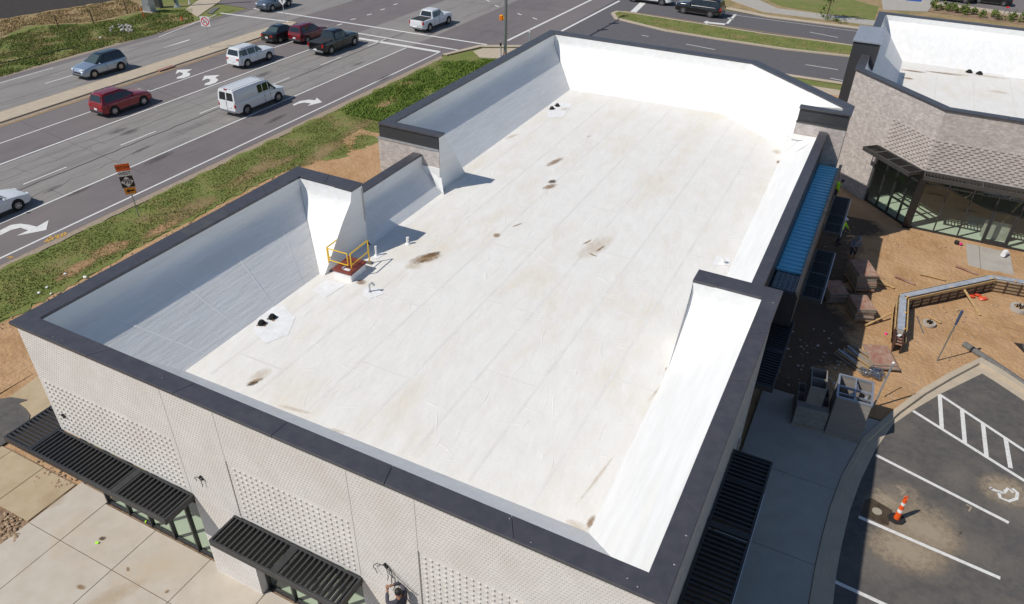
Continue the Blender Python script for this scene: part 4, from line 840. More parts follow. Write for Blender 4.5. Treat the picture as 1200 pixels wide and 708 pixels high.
# shopfront
q0 = l2(wo[0], wo[1], tch+.01); q1 = Vector(wo[1]); nrm = Vector((d1.y, -d1.x))
storefront(B2, tuple(q0-nrm*.2), tuple(q1-nrm*.2), 3.7, 4, 2.9); 
MB().box(q1.x-.12, q1.x+.28, q1.y+.02, q1.y+.4, 0, 3.72).build('corner_post', 'sign_black', B2)
storefront(B2, (q1.x+.28, 37.42), (q1.x+10.6, 37.45), 3.7, 8, 2.9, door=3)
MB().prism([tuple(Vector(wi[0])+Vector((.2, .3))), tuple(l2(wo[0], wo[1], .5)-nrm*.25), (q1.x, 37.5), (45.5, 37.5), (45.5, 46), (19.9, 46)], 0, .03).build('shop_floor', 'interior_floor', B2)
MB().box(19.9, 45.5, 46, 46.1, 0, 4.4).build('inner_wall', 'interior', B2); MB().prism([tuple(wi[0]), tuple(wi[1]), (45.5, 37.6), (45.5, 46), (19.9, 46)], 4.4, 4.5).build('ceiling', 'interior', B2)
for a, b in (((27.2, 38.2, 2.2), (28.6, 39.6, 3.6)), ((29.2, 38.2, 2.6), (31.2, 39.8, 3.7)), ((29.5, 39.5, .05), (30.4, 38.6, 3.4))): MB().beam(a, b, .09, .09).build('prop', 'grey_timber', B2)
MB().obox((29.4, 38.2, .6), (.75, 0, 0), (0, .03, 0), (0, 0, .55)).build('panel_board', 'concrete_walk', B2)
# canopy of the neighbour: chamfer part and south part
def canopy2(a, b, dep, zt, n):
    a = Vector(a); b = Vector(b); d = (b-a).normalized(); nn = Vector((d.y, -d.x)); f = MB(); L = (b-a).length
    def bx(s0, s1, t0, t1, z0, z1, mb):
        c = a+d*(s0+s1)/2+nn*(t0+t1)/2; mb.obox((c.x, c.y, (z0+z1)/2), (d.x*(s1-s0)/2, d.y*(s1-s0)/2, 0), (nn.x*(t1-t0)/2, nn.y*(t1-t0)/2, 0), (0, 0, (z1-z0)/2))
    bx(0, L, 0, .07, zt-.2, zt, f); bx(0, L, dep-.07, dep, zt-.24, zt, f); bx(0, .07, .07, dep-.07, zt-.2, zt, f); bx(L-.07, L, .07, dep-.07, zt-.2, zt, f)
    for k in (.25, .52, .78): bx(L*k-.06, L*k+.06, .07, dep-.07, zt-.1, zt-.01, f)
    o = f.build('canopy', 'dark_metal', B2, bevel=.006); s = MB(); bx(-.012, .012, .07, dep-.07, -.035, .035, s); me = s.mesh('slat', ['dark_metal'])
    for k in range(n): q = d*(.1+(L-.2)*(k+.5)/n); link('slat', me, o).location = (q.x, q.y, zt-.06)
cs = l2(wo[0], wo[1], .47); nrm2 = Vector((d1.y, -d1.x))
canopy2((cs.x+nrm2.x*.01, cs.y+nrm2.y*.01), (wo[1][0]+.0, wo[1][1]-.0), 1.05, 3.74, 22)
canopy2((wo[1][0]+.02, wo[1][1]-.012), (wo[1][0]+12, wo[1][1]+.05), .82, 3.74, 66)
pad = struct(MB().prism([p[:2] for p in G((1131.5, 286), (1134, 311), (1158, 318), (1188, 323), (1183, 297))], -.05, .06).build('entrance_slab', 'concrete_walk', bevel=.01))
MB().prism([p[:2] for p in G((1146.5, 288), (1147.3, 288.2), (1149, 316), (1148.2, 315.7))], .06, .063).build('slab_joint', 'joint', pad)

# ================================================================== VEHICLES
def loft(sections, name, m, parent, smooth=35, closed=True):
    mb = MB(); n = len(sections[0])
    for s in sections: mb.v += [tuple(p) for p in s]
    for i in range(len(sections)-1):
        for j in range(n-1): mb.f.append([i*n+j, i*n+j+1, (i+1)*n+j+1, (i+1)*n+j]); mb.m.append(0)
        mb.f.append([i*n+n-1, i*n, (i+1)*n, (i+1)*n+n-1]); mb.m.append(0)
    mb.f.append(list(range(n))); mb.m.append(0); mb.f.append([(len(sections)-1)*n+j for j in reversed(range(n))]); mb.m.append(0)
    return mb.build(name, m, parent, smooth=smooth)
def vehicle(name, label, pos, rz, kind, pm, roofm=None, rails=False, group='vehicles on the main road', light=None):
    K = dict(  # length, width, height, ground clearance, wheel r, rear axle x, front axle x, top profile, cabin (rear bottom, rear top, front top, front bottom), belt z, roof half width
        suv=dict(L=4.6, W=1.86, H=1.72, gc=.25, r=.36, top=[(-2.28, .82), (-2.22, 1.04), (-1.9, 1.09), (.55, 1.07), (.95, 1.10), (1.5, 1.04), (2.08, .92), (2.28, .70)], cab=(-2.2, -1.92, -.02, .98), belt=1.05, rw=.62, ax=(-1.38, 1.32), win=[(-1.85, -.98), (-.93, -.1), (-.04, .72)]),
        jeep=dict(L=4.7, W=1.86, H=1.74, gc=.28, r=.37, top=[(-2.3, .8), (-2.25, 1.03), (-1.9, 1.06), (.6, 1.05), (1.0, 1.08), (1.6, 1.05), (2.2, .98), (2.32, .75)], cab=(-2.22, -1.98, .1, .95), belt=1.03, rw=.66, ax=(-1.42, 1.36), win=[(-2.05, -1.15), (-1.05, -.2), (-.1, .75)]),
        big=dict(L=5.7, W=2.05, H=1.93, gc=.3, r=.41, top=[(-2.8, .9), (-2.76, 1.15), (-2.4, 1.18), (1.0, 1.15), (1.4, 1.2), (2.1, 1.18), (2.7, 1.08), (2.84, .8)], cab=(-2.74, -2.5, .55, 1.35), belt=1.14, rw=.75, ax=(-1.62, 1.72), win=[(-2.55, -1.5), (-1.35, -.35), (-.22, .95)]),
        sedan=dict(L=4.8, W=1.84, H=1.45, gc=.2, r=.33, top=[(-2.38, .62), (-2.32, .95), (-1.9, 1.0), (-1.3, .98), (.6, .93), (1.0, .94), (1.7, .86), (2.2, .74), (2.38, .58)], cab=(-1.75, -.95, .15, 1.1), belt=.93, rw=.58, ax=(-1.45, 1.38), win=[(-1.35, -.42), (-.36, .72)]),
        pickup=dict(L=5.85, W=2.02, H=1.93, gc=.34, r=.41, top=[(-2.9, .95), (-2.88, 1.22), (-2.5, 1.24), (-.9, 1.24), (.9, 1.2), (1.3, 1.26), (2.2, 1.22), (2.75, 1.12), (2.9, .85)], cab=(-1.05, -.85, .55, 1.35), belt=1.2, rw=.70, ax=(-1.78, 1.9), win=[(-.85, .02), (.1, .98)]),
        van=dict(L=5.6, W=2.02, H=2.1, gc=.3, r=.38, top=[(-2.78, .8), (-2.76, 1.2), (-2.5, 1.22), (1.1, 1.2), (1.55, 1.2), (2.1, 1.1), (2.6, 1.0), (2.76, .75)], cab=(-2.76, -2.66, .9, 1.75), belt=1.2, rw=.82, ax=(-1.75, 1.75), win=[(-.25, .22), (.30, .85), (.93, 1.45)]))[kind]
    W, H, gc, r = K['W']/2, K['H'], K['gc'], K['r']
    t = thing(name, label, 'pickup truck' if kind == 'pickup' else 'van' if kind == 'van' else 'car', pos, rz, group)
    x0, x1 = K['top'][0][0], K['top'][-1][0]
    secs = []
    tp = K['top']; xs = sorted(set([p[0] for p in tp]+list(np.linspace(x0, x1, 16))))
    for x in xs:
        zt = float(np.interp(x, [p[0] for p in tp], [p[1] for p in tp])); e = min((x-x0), (x1-x)); k = 1-.20*max(0, 1-e/.5)**2; kz = max(0, 1-e/.25)**2
        wv = W*k; zb = gc+.14*kz; zm = gc+(zt-gc)*.55
        half = [(wv*.88, zb), (wv*.985, zb+.08), (wv, zm), (wv*.975, zt-.10), (wv*.93, zt-.03), (wv*.80, zt+.005), (wv*.4, zt+.03)]
        secs.append([(x, y, z) for y, z in half]+[(x, -y, z) for y, z in reversed(half)])
    loft(secs, 'body', pm, t)
    # cabin
    a, b, c, d = K['cab']; zb = K['belt']-.02; rw = K['rw']; bw = W*.915; rows = []
    for x, w_, z in ((a, bw*.96, zb), (b, rw*.97, H-.05), ((b*.75+c*.25), rw*1.01, H), (c-.25, rw, H-.01), (c, rw*.95, H-.06), (d, bw*.93, zb)): rows.append((x, w_, z))
    mb = MB(); 
    secs = []
    def cabw(x):  # half widths at belt for a given x
        return bw*np.interp(x, [a, a+.3, d-.4, d], [.95, 1, 1, .93])
    N = 12; U = np.linspace(0, 1, N)
    for u_ in U:
        xb = a+(d-a)*u_; xt = b+(c-b)*u_; e = min(u_, 1-u_); zt = H-.05*max(0, 1-e/.12)**2; cb_ = cabw(xb); tw_ = rw*(1-.05*max(0, 1-e/.12)**2)
        half = [(xb, cb_, zb), (xb+(xt-xb)*.86, cb_+(tw_-cb_)*.88, zb+(zt-zb)*.86), (xt, tw_*.93, zt-.012), (xt, tw_*.5, zt+.022)]
        secs.append(half+[(x, -y, z) for x, y, z in reversed(half)])
    loft(secs, 'roof', roofm or pm, t, smooth=50)
    gm = 'car_glass'
    def sidept(x, v, s):
        xb = x; 
        # invert: find u so that point at height v has this x
        u_ = 0
        for _ in range(1): u_ = (x-(a+(b-a)*v))/((d+(c-d)*v)-(a+(b-a)*v))
        cb_ = cabw(a+(d-a)*u_); y = cb_+(rw-cb_)*v*1.02; return Vector((x, s*(y+.012), zb+(H-zb)*v))
    for s in (1, -1):
        for k, (wa, wb_) in enumerate(K['win']):
            v0, v1 = .12, .78
            lo = lambda v: a+(b-a)*v+.09; hi = lambda v: d+(c-d)*v-.12
            q = [sidept(max(wa, lo(v0)), v0, s), sidept(min(wb_ if k < len(K['win'])-1 else 9, hi(v0)), v0, s), sidept(min(wb_ if k < len(K['win'])-1 else 9, hi(v1)), v1, s), sidept(max(wa, lo(v1)), v1, s)]
            MB().poly(q).build('side_window', gm, t)
        # door shut lines, handles, sills, mirrors
        ms = MB(); xm = d-.38; ms.obox((xm, s*(W+.07), zb+.10), (.06, 0, 0), (0, .09, 0), (0, 0, .065)); ms.build('mirror', pm if kind != 'van' else 'plastic', t, bevel=.03)
        for k, (wa, wb_) in enumerate(K['win']):
            if kind in ('van',) and k == 0: continue
            MB().box(wa-.012, wa+.004, s*W*.99-.004 if s > 0 else -W*1.004, s*W*1.004 if s > 0 else -W*.99+.004, gc+.16, K['belt']-.12).build('door_seam', 'plastic', t)
            MB().obox((wa+.16, s*W*.992, K['belt']-.16), (.08, 0, 0), (0, .015, 0), (0, 0, .015)).build('door_handle', 'chrome' if kind == 'van' else pm, t)
        MB().box(K['ax'][0]+r+.1, K['ax'][1]-r-.1, s*W*.9 if s > 0 else -W*1.006, s*W*1.006 if s > 0 else -W*.9, gc-.02, gc+.12).build('sill', 'plastic', t)
        for ax in K['ax']:
            ar = MB(); pts = [(ax+r*1.2*math.cos(q), r+.02+r*1.2*math.sin(q)) for q in np.linspace(-.45, math.pi+.45, 15)]
            ar.add([(x, s*W*.80, z) for x, z in pts]+[(x, s*(W*1.003), z) for x, z in pts], [tuple(range(15)), tuple(range(29, 14, -1))]+[(i, i+1, 16+i, 15+i) for i in range(14)]); ar.build('wheel_arch', 'arch', t)
            wh = MB(); wh.tube((ax, s*(W*1.0-.22), r), (ax, s*(W*1.0+.012), r), r, None, 20)
            wo_ = wh.build('wheel', 'tyre', t, smooth=40)
            rm_ = MB(); rm_.tube((ax, s*(W+.008), r), (ax, s*(W+.02), r), r*.62, r*.60, 16); rm_.build('rim', 'rim', wo_, smooth=40)
            sp = MB()
            for q in range(5):
                tq = 2*math.pi*q/5+.3; sp.tube((ax+r*.42*math.cos(tq), s*(W+.019), r+r*.42*math.sin(tq)), (ax+r*.42*math.cos(tq), s*(W+.023), r+r*.42*math.sin(tq)), r*.13, None, 6)
            sp.build('rim_opening', 'arch', wo_)
    def band(u0, u1, front, m, nm, v0=.12, v1=.9, y0=-.9, y1=.9):
        X = (lambda v: d+(c-d)*v) if front else (lambda v: a+(b-a)*v); sx = 1 if front else -1
        def P(y, v): hw = bw*.95+(rw*.93-bw*.95)*v; return Vector((X(v)+sx*.016, hw*y, zb+(H-.03-zb)*v+.012))
        return MB().poly([P(y0, v0), P(y1, v0), P(y1, v1), P(y0, v1)]).build(nm, m, t)
    band(0, 1, True, 'car_glass_light' if light else gm, 'windscreen')
    if kind == 'van': band(0, 1, False, gm, 'rear_window', .12, .78, -.82, -.08); band(0, 1, False, gm, 'rear_window', .12, .78, .08, .82)
    else: band(0, 1, False, 'car_glass_light' if kind == 'sedan' else gm, 'rear_window', .2, .86, -.85, .85)
    zl = tp[1][1]
    for s in (1, -1):
        if kind == 'van': MB().box(x0-.012, x0+.1, s*W*.80-.06, s*W*.80+.06, .78, 1.02).build('tail_light', 'lamp_red', t, bevel=.02)
        elif kind in ('pickup', 'big'): MB().box(x0-.012, x0+.16, s*W*.82-.075, s*W*.82+.075, .84, 1.16).build('tail_light', 'lamp_red', t, bevel=.02)
        else: MB().obox((x0+.10, s*W*.66, zl-.17), (.115, s*-.0, 0), (0, .15, 0), (0, 0, .07)).build('tail_light', 'lamp_red', t, bevel=.03)
        zf = tp[-2][1]; MB().obox((x1-.17, s*W*.66, zf-.10), (.16, s*-.05, 0), (.03*s*-1, .16, 0), (0, 0, .065)).build('headlight', 'lamp_white', t, bevel=.03)
    zf = tp[-1][1]
    MB().box(x1-.06, x1+.012, -W*.5, W*.5, zf-.18, zf-.02).build('grille', 'plastic', t, bevel=.02); MB().box(x1-.10, x1+.03, -W*.74, W*.74, gc+.06, gc+.20).build('bumper', 'plastic' if kind != 'van' else 'chrome', t, bevel=.03)
    MB().box(x0-.035, x0+.1, -W*.80, W*.80, gc+.06, gc+.24).build('bumper', 'chrome' if kind in ('van', 'pickup') else ('plastic' if kind != 'jeep' else pm), t, bevel=.03)
    zp = .62 if kind != 'van' else .78; yp = 0 if kind != 'van' else -.28
    MB().box(x0-.024 if kind != 'pickup' else x0-.05, x0+.05, yp-.16, yp+.16, zp-.075, zp+.075).build('number_plate', 'plate', t)
    if kind == 'van':
        me = MB().box(-1.75, 1.75, -.03, .03, 0, .02).mesh('roof_rib', [pm])
        for k in range(5): link('roof_rib', me, t).location = (-.85, -.56+.28*k, H+.012)
        MB().box(x0+.08, x0+.2, -.12, .12, H-.03, H+.03).build('brake_light', 'lamp_red', t); MB().box(x0-.02, x0, -.006, .006, .55, 1.95).build('door_seam', 'plastic', t)
    if kind == 'pickup':
        MB().box(-2.76, -1.02, -W*.80, W*.80, 1.235, 1.285).build('bed_cover', 'plastic', t, bevel=.02); MB().box(x0-.014, x0+.05, -W*.66, W*.66, .82, 1.2).build('tailgate', pm, t, bevel=.02)
    if rails:
        for s in (1, -1): MB().path([(b+.15, s*rw*.86, H+.0), (b+.3, s*rw*.86, H+.06), (c-.3, s*rw*.86, H+.05), (c-.12, s*rw*.86, H-.01)], .018, 6).build('roof_rail', 'galv' if pm != 'paint_car_white' else pm, t)
    return t
def park(name, label, rear, front, kind, pm, left=False, **k):
    """place by the two visible wheel contacts; left = the visible side is the left side"""
    A, B = gp(*rear), gp(*front); d = (B-A); d.z = 0; d.normalize(); K = {'suv': (.03, .92), 'jeep': (.03, .93), 'big': (-.05, 1.02), 'sedan': (.035, .92), 'pickup': (-.06, 1.01), 'van': (0, 1.01)}[kind]
    n = Vector((-d.y, d.x, 0))*(K[1] if not left else -K[1]); c = (A+B)/2+n+d*K[0]
    return vehicle(name, label, (c.x, c.y, .016), math.atan2(d.y, d.x), kind, pm, **k)
park('sport_utility', 'silver compact car with black roof driving towards the left on the far carriageway', (143.2, 82.9), (112.4, 92.3), 'suv', 'paint_silver', left=True, roofm='paint_roofblack', light=True)
park('sport_utility', 'red sport utility car with roof rails, alone in the turn lane beside the median', (136.4, 135.8), (170, 123.9), 'suv', 'paint_red', rails=True)
park('sport_utility', 'white boxy sport utility car in the turn lane left of the white van', (291.4, 79.6), (316.5, 70.8), 'jeep', 'paint_car_white', rails=True)
park('cargo_van', 'white cargo van with two rear windows in the middle lane', (290.8, 135), (327.6, 119.6), 'van', 'paint_car_white')
park('pickup_truck', 'black pickup truck waiting at the stop line', (389, 64.5), (416.5, 53.7), 'pickup', 'paint_black')
park('pickup_truck', 'white pickup truck with dark bed cover crossing the intersection', (504.4, 37.3), (525.9, 28.9), 'pickup', 'paint_car_white')
sA = gp(329.3, 50.6); vehicle('saloon_car', 'black saloon queuing next to the median, left of the maroon car', (sA.x-.92, sA.y+1.45, .016), math.pi/2, 'sedan', 'paint_black', light=True)
sA = gp(362.5, 50.8); vehicle('sport_utility', 'maroon car half hidden behind the black pickup truck', (sA.x-.92, sA.y+1.2, .016), math.pi/2, 'suv', 'paint_maroon', rails=False)
sA = gp(23.9, 247); vehicle('saloon_car', 'white saloon cut off by the left edge of the picture', (sA.x-.92, sA.y-1.38, .016), math.pi/2, 'sedan', 'paint_car_white')
park('sport_utility', 'slate blue car with its headlights on at the top of the intersection', (339.6, 8), (319.7, 14), 'jeep', 'paint_slate', left=True)
park('sport_utility', 'large black sport utility car on the cross road beyond the grass island', (831.6, 21.4), (799.4, 16.4), 'big', 'paint_black', left=True)
sA = gp(741, 3.2); vehicle('pickup_truck', 'white truck at the top edge on the cross road', (sA.x+1.9, sA.y+1.25, .016), math.pi, 'pickup', 'paint_car_white')
sA = gp(1130.7, 4.5); vehicle('sport_utility', 'black car in the far car park, left of the other dark car', (sA.x-1.4, sA.y+1.0, .016), math.radians(176), 'jeep', 'paint_black', group='cars in the far car park')
sA = gp(1170, 7.5); vehicle('saloon_car', 'dark car in the far car park, right of the black one', (sA.x-.9, sA.y+1.2, .016), math.radians(176), 'sedan', 'paint_black', group='cars in the far car park')

# ================================================================== STREET FURNITURE
def text(body, size, m, parent, loc, rot=(math.pi/2, 0, 0)):
    cu = bpy.data.curves.new('lettering', 'FONT'); cu.body = body; cu.size = size; cu.align_x = 'CENTER'; cu.align_y = 'CENTER'; cu.extrude = .003; cu.materials.append(M[m]); cu.offset = size*.006
    o = bpy.data.objects.new('lettering', cu); COL.objects.link(o); o.location = (0, 0, 0)
    me = bpy.data.meshes.new_from_object(o.evaluated_get(bpy.context.evaluated_depsgraph_get())); bpy.data.objects.remove(o); o = link('lettering', me, parent); o.location = loc; o.rotation_euler = rot; return o
# route sign: faces the camera side (-Y and a little +X)
p = gp(163.6, 254.8); sg = thing('route_sign', 'leaning route sign post with red detour panel, number 98 diamond and orange arrow', 'road sign', (p.x, p.y, 0), R(4))
sg.rotation_euler = (R(1), R(-2), R(48))
MB().box(-.03, .03, -.02, .02, 0, 3.45).build('post', 'galv', sg)
def panel(z0, z1, wd, m, nm, par=sg, th=.012, y=-.035): return MB().box(-wd/2, wd/2, y-th, y, z0, z1).build(nm, m, par)
panel(3.05, 3.47, .76, 'sign_orange', 'detour_panel'); text('DETOUR', .19, 'sign_black', sg, (0, -.052, 3.26))
panel(2.72, 3.04, .66, 'sign_white', 'direction_panel'); text('WEST', .25, 'sign_black', sg, (0, -.052, 2.88))
panel(2.02, 2.71, .70, 'sign_black', 'route_panel'); MB().add([(0, -.05, 2.03), (.335, -.05, 2.365), (0, -.05, 2.70), (-.335, -.05, 2.365), (0, -.054, 2.03), (.335, -.054, 2.365), (0, -.054, 2.70), (-.335, -.054, 2.365)], [(4, 5, 6, 7), (0, 1, 5, 4), (1, 2, 6, 5), (2, 3, 7, 6), (3, 0, 4, 7)]).build('diamond', 'sign_white', sg); text('98', .44, 'sign_black', sg, (0, -.060, 2.365))
panel(1.58, 2.0, .60, 'sign_amber', 'arrow_panel')
MB().add([(x, -.052, z) for x, z in ((-.22, 1.79), (-.06, 1.93), (-.06, 1.84), (.22, 1.84), (.22, 1.74), (-.06, 1.74), (-.06, 1.65))], [(0, 1, 2, 3, 4, 5, 6)]).build('arrow', 'sign_black', sg, fix=False)
def ring(mb, r0, r1, y, cz, n=24):
    for k in range(n):
        a, b = 2*math.pi*k/n, 2*math.pi*(k+1)/n
        mb.poly([(r0*math.cos(a), y, cz+r0*math.sin(a)), (r0*math.cos(b), y, cz+r0*math.sin(b)), (r1*math.cos(b), y, cz+r1*math.sin(b)), (r1*math.cos(a), y, cz+r1*math.sin(a))])
p = gp(247, 57.5); us = thing('turn_sign', 'white sign with a red circle forbidding U-turns on the median', 'road sign', (p.x, p.y, .13), R(20))
MB().box(-.03, .03, -.02, .02, 0, 2.95).build('post', 'galv', us); MB().box(-.46, .46, -.042, -.028, 2.02, 2.95).build('sign_plate', 'sign_white', us, bevel=.004)
rg = MB(); ring(rg, .31, .40, -.046, 2.485); rg.poly([(-.25, -.047, 2.69), (-.20, -.047, 2.74), (.25, -.047, 2.28), (.20, -.047, 2.23)]); rg.build('prohibition_ring', 'sign_red', us, fix=False)
ub = MB(); P_ = [(.12, 2.27), (.12, 2.55)]+[(.0+.12*math.cos(q), 2.55+.12*math.sin(q)) for q in np.linspace(0, math.pi, 8)]+[(-.12, 2.42)]
for a, b in zip(P_[:-1], P_[1:]): ub.beam((a[0], -.0445, a[1]), (b[0], -.0445, b[1]), .06, .06) if False else ub.poly([(a[0]-.03, -.0445, a[1]), (a[0]+.03, -.0445, a[1]), (b[0]+.03, -.0445, b[1]+.005), (b[0]-.03, -.0445, b[1]+.005)])
ub.poly([(-.21, -.0445, 2.44), (-.03, -.0445, 2.44), (-.12, -.0445, 2.30)]); ub.build('u_turn_arrow', 'sign_black', us, fix=False)
p = gp(334.7, 28.4); ks = thing('keep_right_sign', 'small white diamond sign on the tip of the median beside the black saloon', 'road sign', (p.x, p.y, .13), R(15))
MB().box(-.03, .03, -.02, .02, 0, 2.75).build('post', 'galv', ks); MB().add([(x, y, z) for y in (-.03, -.044) for x, z in ((0, 1.85), (.42, 2.3), (0, 2.75), (-.42, 2.3))], [(4, 5, 6, 7), (3, 2, 1, 0), (0, 1, 5, 4), (1, 2, 6, 5), (2, 3, 7, 6), (3, 0, 4, 7)]).build('sign_plate', 'sign_white', ks)
MB().poly([(-.05, -.047, 2.1), (.05, -.047, 2.1), (.05, -.047, 2.32), (.14, -.047, 2.32), (0, -.047, 2.5), (-.14, -.047, 2.32), (-.05, -.047, 2.32)]).build('arrow', 'sign_black', ks, fix=False); MB().box(-.2, .2, -.04, -.03, 2.78, 3.1).build('small_plate', 'sign_white', ks)
# traffic signal mast
p = gp(592, 66); tp_ = thing('signal_pole', 'tall grey traffic signal pole with a yellow pedestrian signal at the street corner', 'traffic signal', (p.x, p.y, 0))
MB().tube((0, 0, 0), (0, 0, 9.0), .17, .13, 14).build('pole', 'steel', tp_, smooth=40); MB().tube((0, 0, 0), (0, 0, .12), .3, .28, 12).build('base_plate', 'galv', tp_); MB().tube((0, 0, .0), (0, 0, .35), .2, .19, 14).build('base_cover', 'rust', tp_)
MB().box(-.62, -.3, -.14, .12, 3.35, 3.83).build('pedestrian_signal', 'signal_yellow', tp_, bevel=.02); MB().box(-.3, -.16, -.05, .05, 3.5, 3.7).build('bracket', 'signal_yellow', tp_)
for k in range(6): MB().box(-.60, -.32, -.17, -.14, 3.38+k*.075, 3.40+k*.075).build('louvre', 'orange', tp_)
MB().tube((0, 0, 6.75), (0, 0, 7.2), .2, None, 12).build('collar', 'dark_metal', tp_)
MB().tube((0, 0, 7.0), (.2, 16.5, 7.6), .12, .07, 10).build('mast_arm', 'steel', tp_, smooth=40)
for k, f in enumerate((.55, .75, .95)):
    q = Vector((.2*f, 16.5*f, 7.9+.6*f)); hd = MB().box(q.x-.18, q.x+.18, q.y-.15, q.y+.15, q.z-1.1, q.z-.02).build('signal_head', 'signal_yellow', tp_, bevel=.02)
p = gp(587, 66.5); th_ = thing('push_button_post', 'short grey push button post beside the tall signal pole', 'post', (p.x, p.y, .05)); MB().tube((0, 0, 0), (0, 0, 1.5), .06, None, 10).build('post', 'galv', th_); MB().tube((0, 0, 0), (0, 0, .12), .14, .1, 10).build('base', 'galv', th_); MB().box(-.08, .08, -.12, -.05, 1.0, 1.3).build('push_button', 'sign_black', th_)
p = gp(620.2, 48.5); th_ = thing('marker_post', 'slim green utility marker post behind the corner of the roof', 'post', (p.x, p.y, 0)); MB().box(-.05, .05, -.02, .02, 0, 1.2).build('post', 'pole_green', th_); MB().box(-.055, .055, -.025, .025, .9, 1.12).build('decal', 'sign_white', th_)
p = gp(208, 8); th_ = thing('signal_pole', 'green grey signal pole base on the far street corner', 'traffic signal', (p.x, p.y, 0)); MB().tube((0, 0, .1), (0, 0, 9), .2, .15, 14).build('pole', 'pole_green', th_, smooth=40); MB().tube((0, 0, 0), (0, 0, .12), .42, .4, 14).build('base_plate', 'galv', th_); MB().box(-.06, .06, -.3, -.16, .5, 1.0).build('hand_hole', 'dark_metal', th_)
p = gp(222.5, 5.5); th_ = thing('push_button_post', 'white push button post at the far kerb ramp', 'post', (p.x, p.y, .05)); MB().tube((0, 0, 0), (0, 0, 1.4), .06, None, 10).build('post', 'sign_white', th_); MB().tube((0, 0, 0), (0, 0, .3), .13, .08, 10).build('base', 'sign_white', th_)
p = gp(176, 14); th_ = thing('signal_cabinet', 'galvanised signal controller cabinet on a concrete pad in the grass', 'cabinet', (p.x, p.y, 0), R(8))
MB().box(-.75, .75, -.6, .6, 0, .12).build('pad', 'concrete_walk', th_); MB().box(-.55, .55, -.4, .4, .12, 1.75).build('cabinet_body', 'galv', th_, bevel=.02); MB().box(-.6, .6, -.45, .45, 1.75, 1.82).build('cabinet_roof', 'galv', th_, bevel=.01); dr = MB().box(-.5, .5, -.425, -.402, .2, 1.68).build('door', 'pale_metal', th_); MB().box(.36, .4, -.46, -.42, .85, 1.05).build('handle', 'dark_metal', dr)
p = gp(187, 9); th_ = thing('electric_meter_box', 'brown metal utility box just right of the signal cabinet', 'cabinet', (p.x, p.y, 0), R(8)); MB().box(-.35, .35, -.3, .3, 0, 1.5).build('cabinet_body', 'sock', th_, bevel=.02); MB().box(-.28, .28, -.325, -.3, .2, 1.3).build('door', 'dark_metal', th_)
p = gp(169.5, 20.5); th_ = thing('warning_post', 'leaning orange utility warning post in front of the cabinet', 'post', (p.x, p.y, 0)); MB().tube((0, 0, 0), (-.35, 0, 1.25), .05, None, 8).build('post', 'orange', th_); MB().tube((-.30, 0, 1.05), (-.34, 0, 1.2), .055, None, 8).build('band', 'sign_white', th_)
p = gp(213.5, 24.5); th_ = thing('traffic_cone', 'small orange cone in the dry grass by the far kerb', 'cone', (p.x, p.y, 0)); MB().tube((0, 0, .03), (0, 0, .5), .13, .03, 12).build('cone', 'orange', th_); MB().box(-.18, .18, -.18, .18, 0, .03).build('base', 'tyre', th_)
for (px, py), lb in (((69, 33.5), 'dark fence post standing in litter, left of three'), ((109.5, 27), 'dark fence post at the edge of the straw, middle of three'), ((149.5, 16), 'dark fence post nearest the cabinet, right of three')):
    p = gp(px, py); th_ = thing('fence_post', lb, 'post', (p.x, p.y, 0), group='old fence posts on the far bank'); MB().tube((0, 0, 0), (-.12, 0, 1.35), .07, .06, 8).build('post', 'bark', th_); MB().tube((-.12, 0, 1.35), (-.122, 0, 1.37), .055, .02, 8).build('post_top', 'grey_timber', th_)
rb = MB()
for k in range(38): px, py = random.uniform(130, 156), random.uniform(30, 39); q = gp(px, py); rb.ball((q.x, q.y, .12), random.uniform(.07, .2), 1, 0, .3)
tag(stuff(rb.build('rubble_heap', 'rock', fix=False)), 'heap of pale rubble around a brown hole in the far grass')
p = gp(140, 39); blot('bare_patch', p, .7, 1.1, 0, .03, 'stain_dark')['kind'] = 'structure'
dm = MB(); P_ = G((0, 75), (25, 70), (50, 64), (75, 58), (90, 56.5)); 
for a, b in zip(P_[:-1], P_[1:]): dm.tube(a+Z(.03), b+Z(.03), .06, None, 6)
tag(dm.build('drain_sock', 'tarp', fix=False), 'thin dark erosion sock lying along the far grass', 'erosion sock')
# ---- trees and shrubs
def foliage(c, R_, n, m, parent, nm='crown', sq=(1, 1, 1), size=.12):
    mb = MB(); cl = [Vector((random.gauss(0, .45), random.gauss(0, .45), random.gauss(0, .42))) for _ in range(9)]
    for _ in range(n):
        k = random.choice(cl); q = k+Vector((random.gauss(0, .22), random.gauss(0, .22), random.gauss(0, .2)))
        pos = Vector((c[0]+q.x*R_*sq[0], c[1]+q.y*R_*sq[1], c[2]+q.z*R_*sq[2])); a = Vector((random.gauss(0, 1), random.gauss(0, 1), random.gauss(0, 1))).normalized(); b = a.orthogonal().normalized(); s = size*random.uniform(.6, 1.3)
        mb.poly([pos-a*s, pos+b*s*.5, pos+a*s, pos-b*s*.5])
    return mb.build(nm, m, parent, fix=False)
p = gp(968, 22.5); tr = thing('young_tree', 'young street tree with thin green crown on the verge beyond the cross road', 'tree', (p.x, p.y, 0))
tk = MB(); tk.tube((0, 0, 0), (.08, 0, 2.2), .07, .045, 8); tk.tube((.08, 0, 2.1), (.1, 0, 4.2), .045, .012, 6)
for k in range(12): t_ = random.uniform(0, 6.3); z_ = random.uniform(1.4, 3.4); tk.tube((.06, 0, z_), (.06+math.cos(t_)*.8, math.sin(t_)*.8, z_+.7), .02, .005, 5)
tk.build('trunk', 'bark', tr); foliage((.05, 0, 2.9), 1.35, 900, 'leaf', tr, sq=(1, 1, 1.3), size=.13)
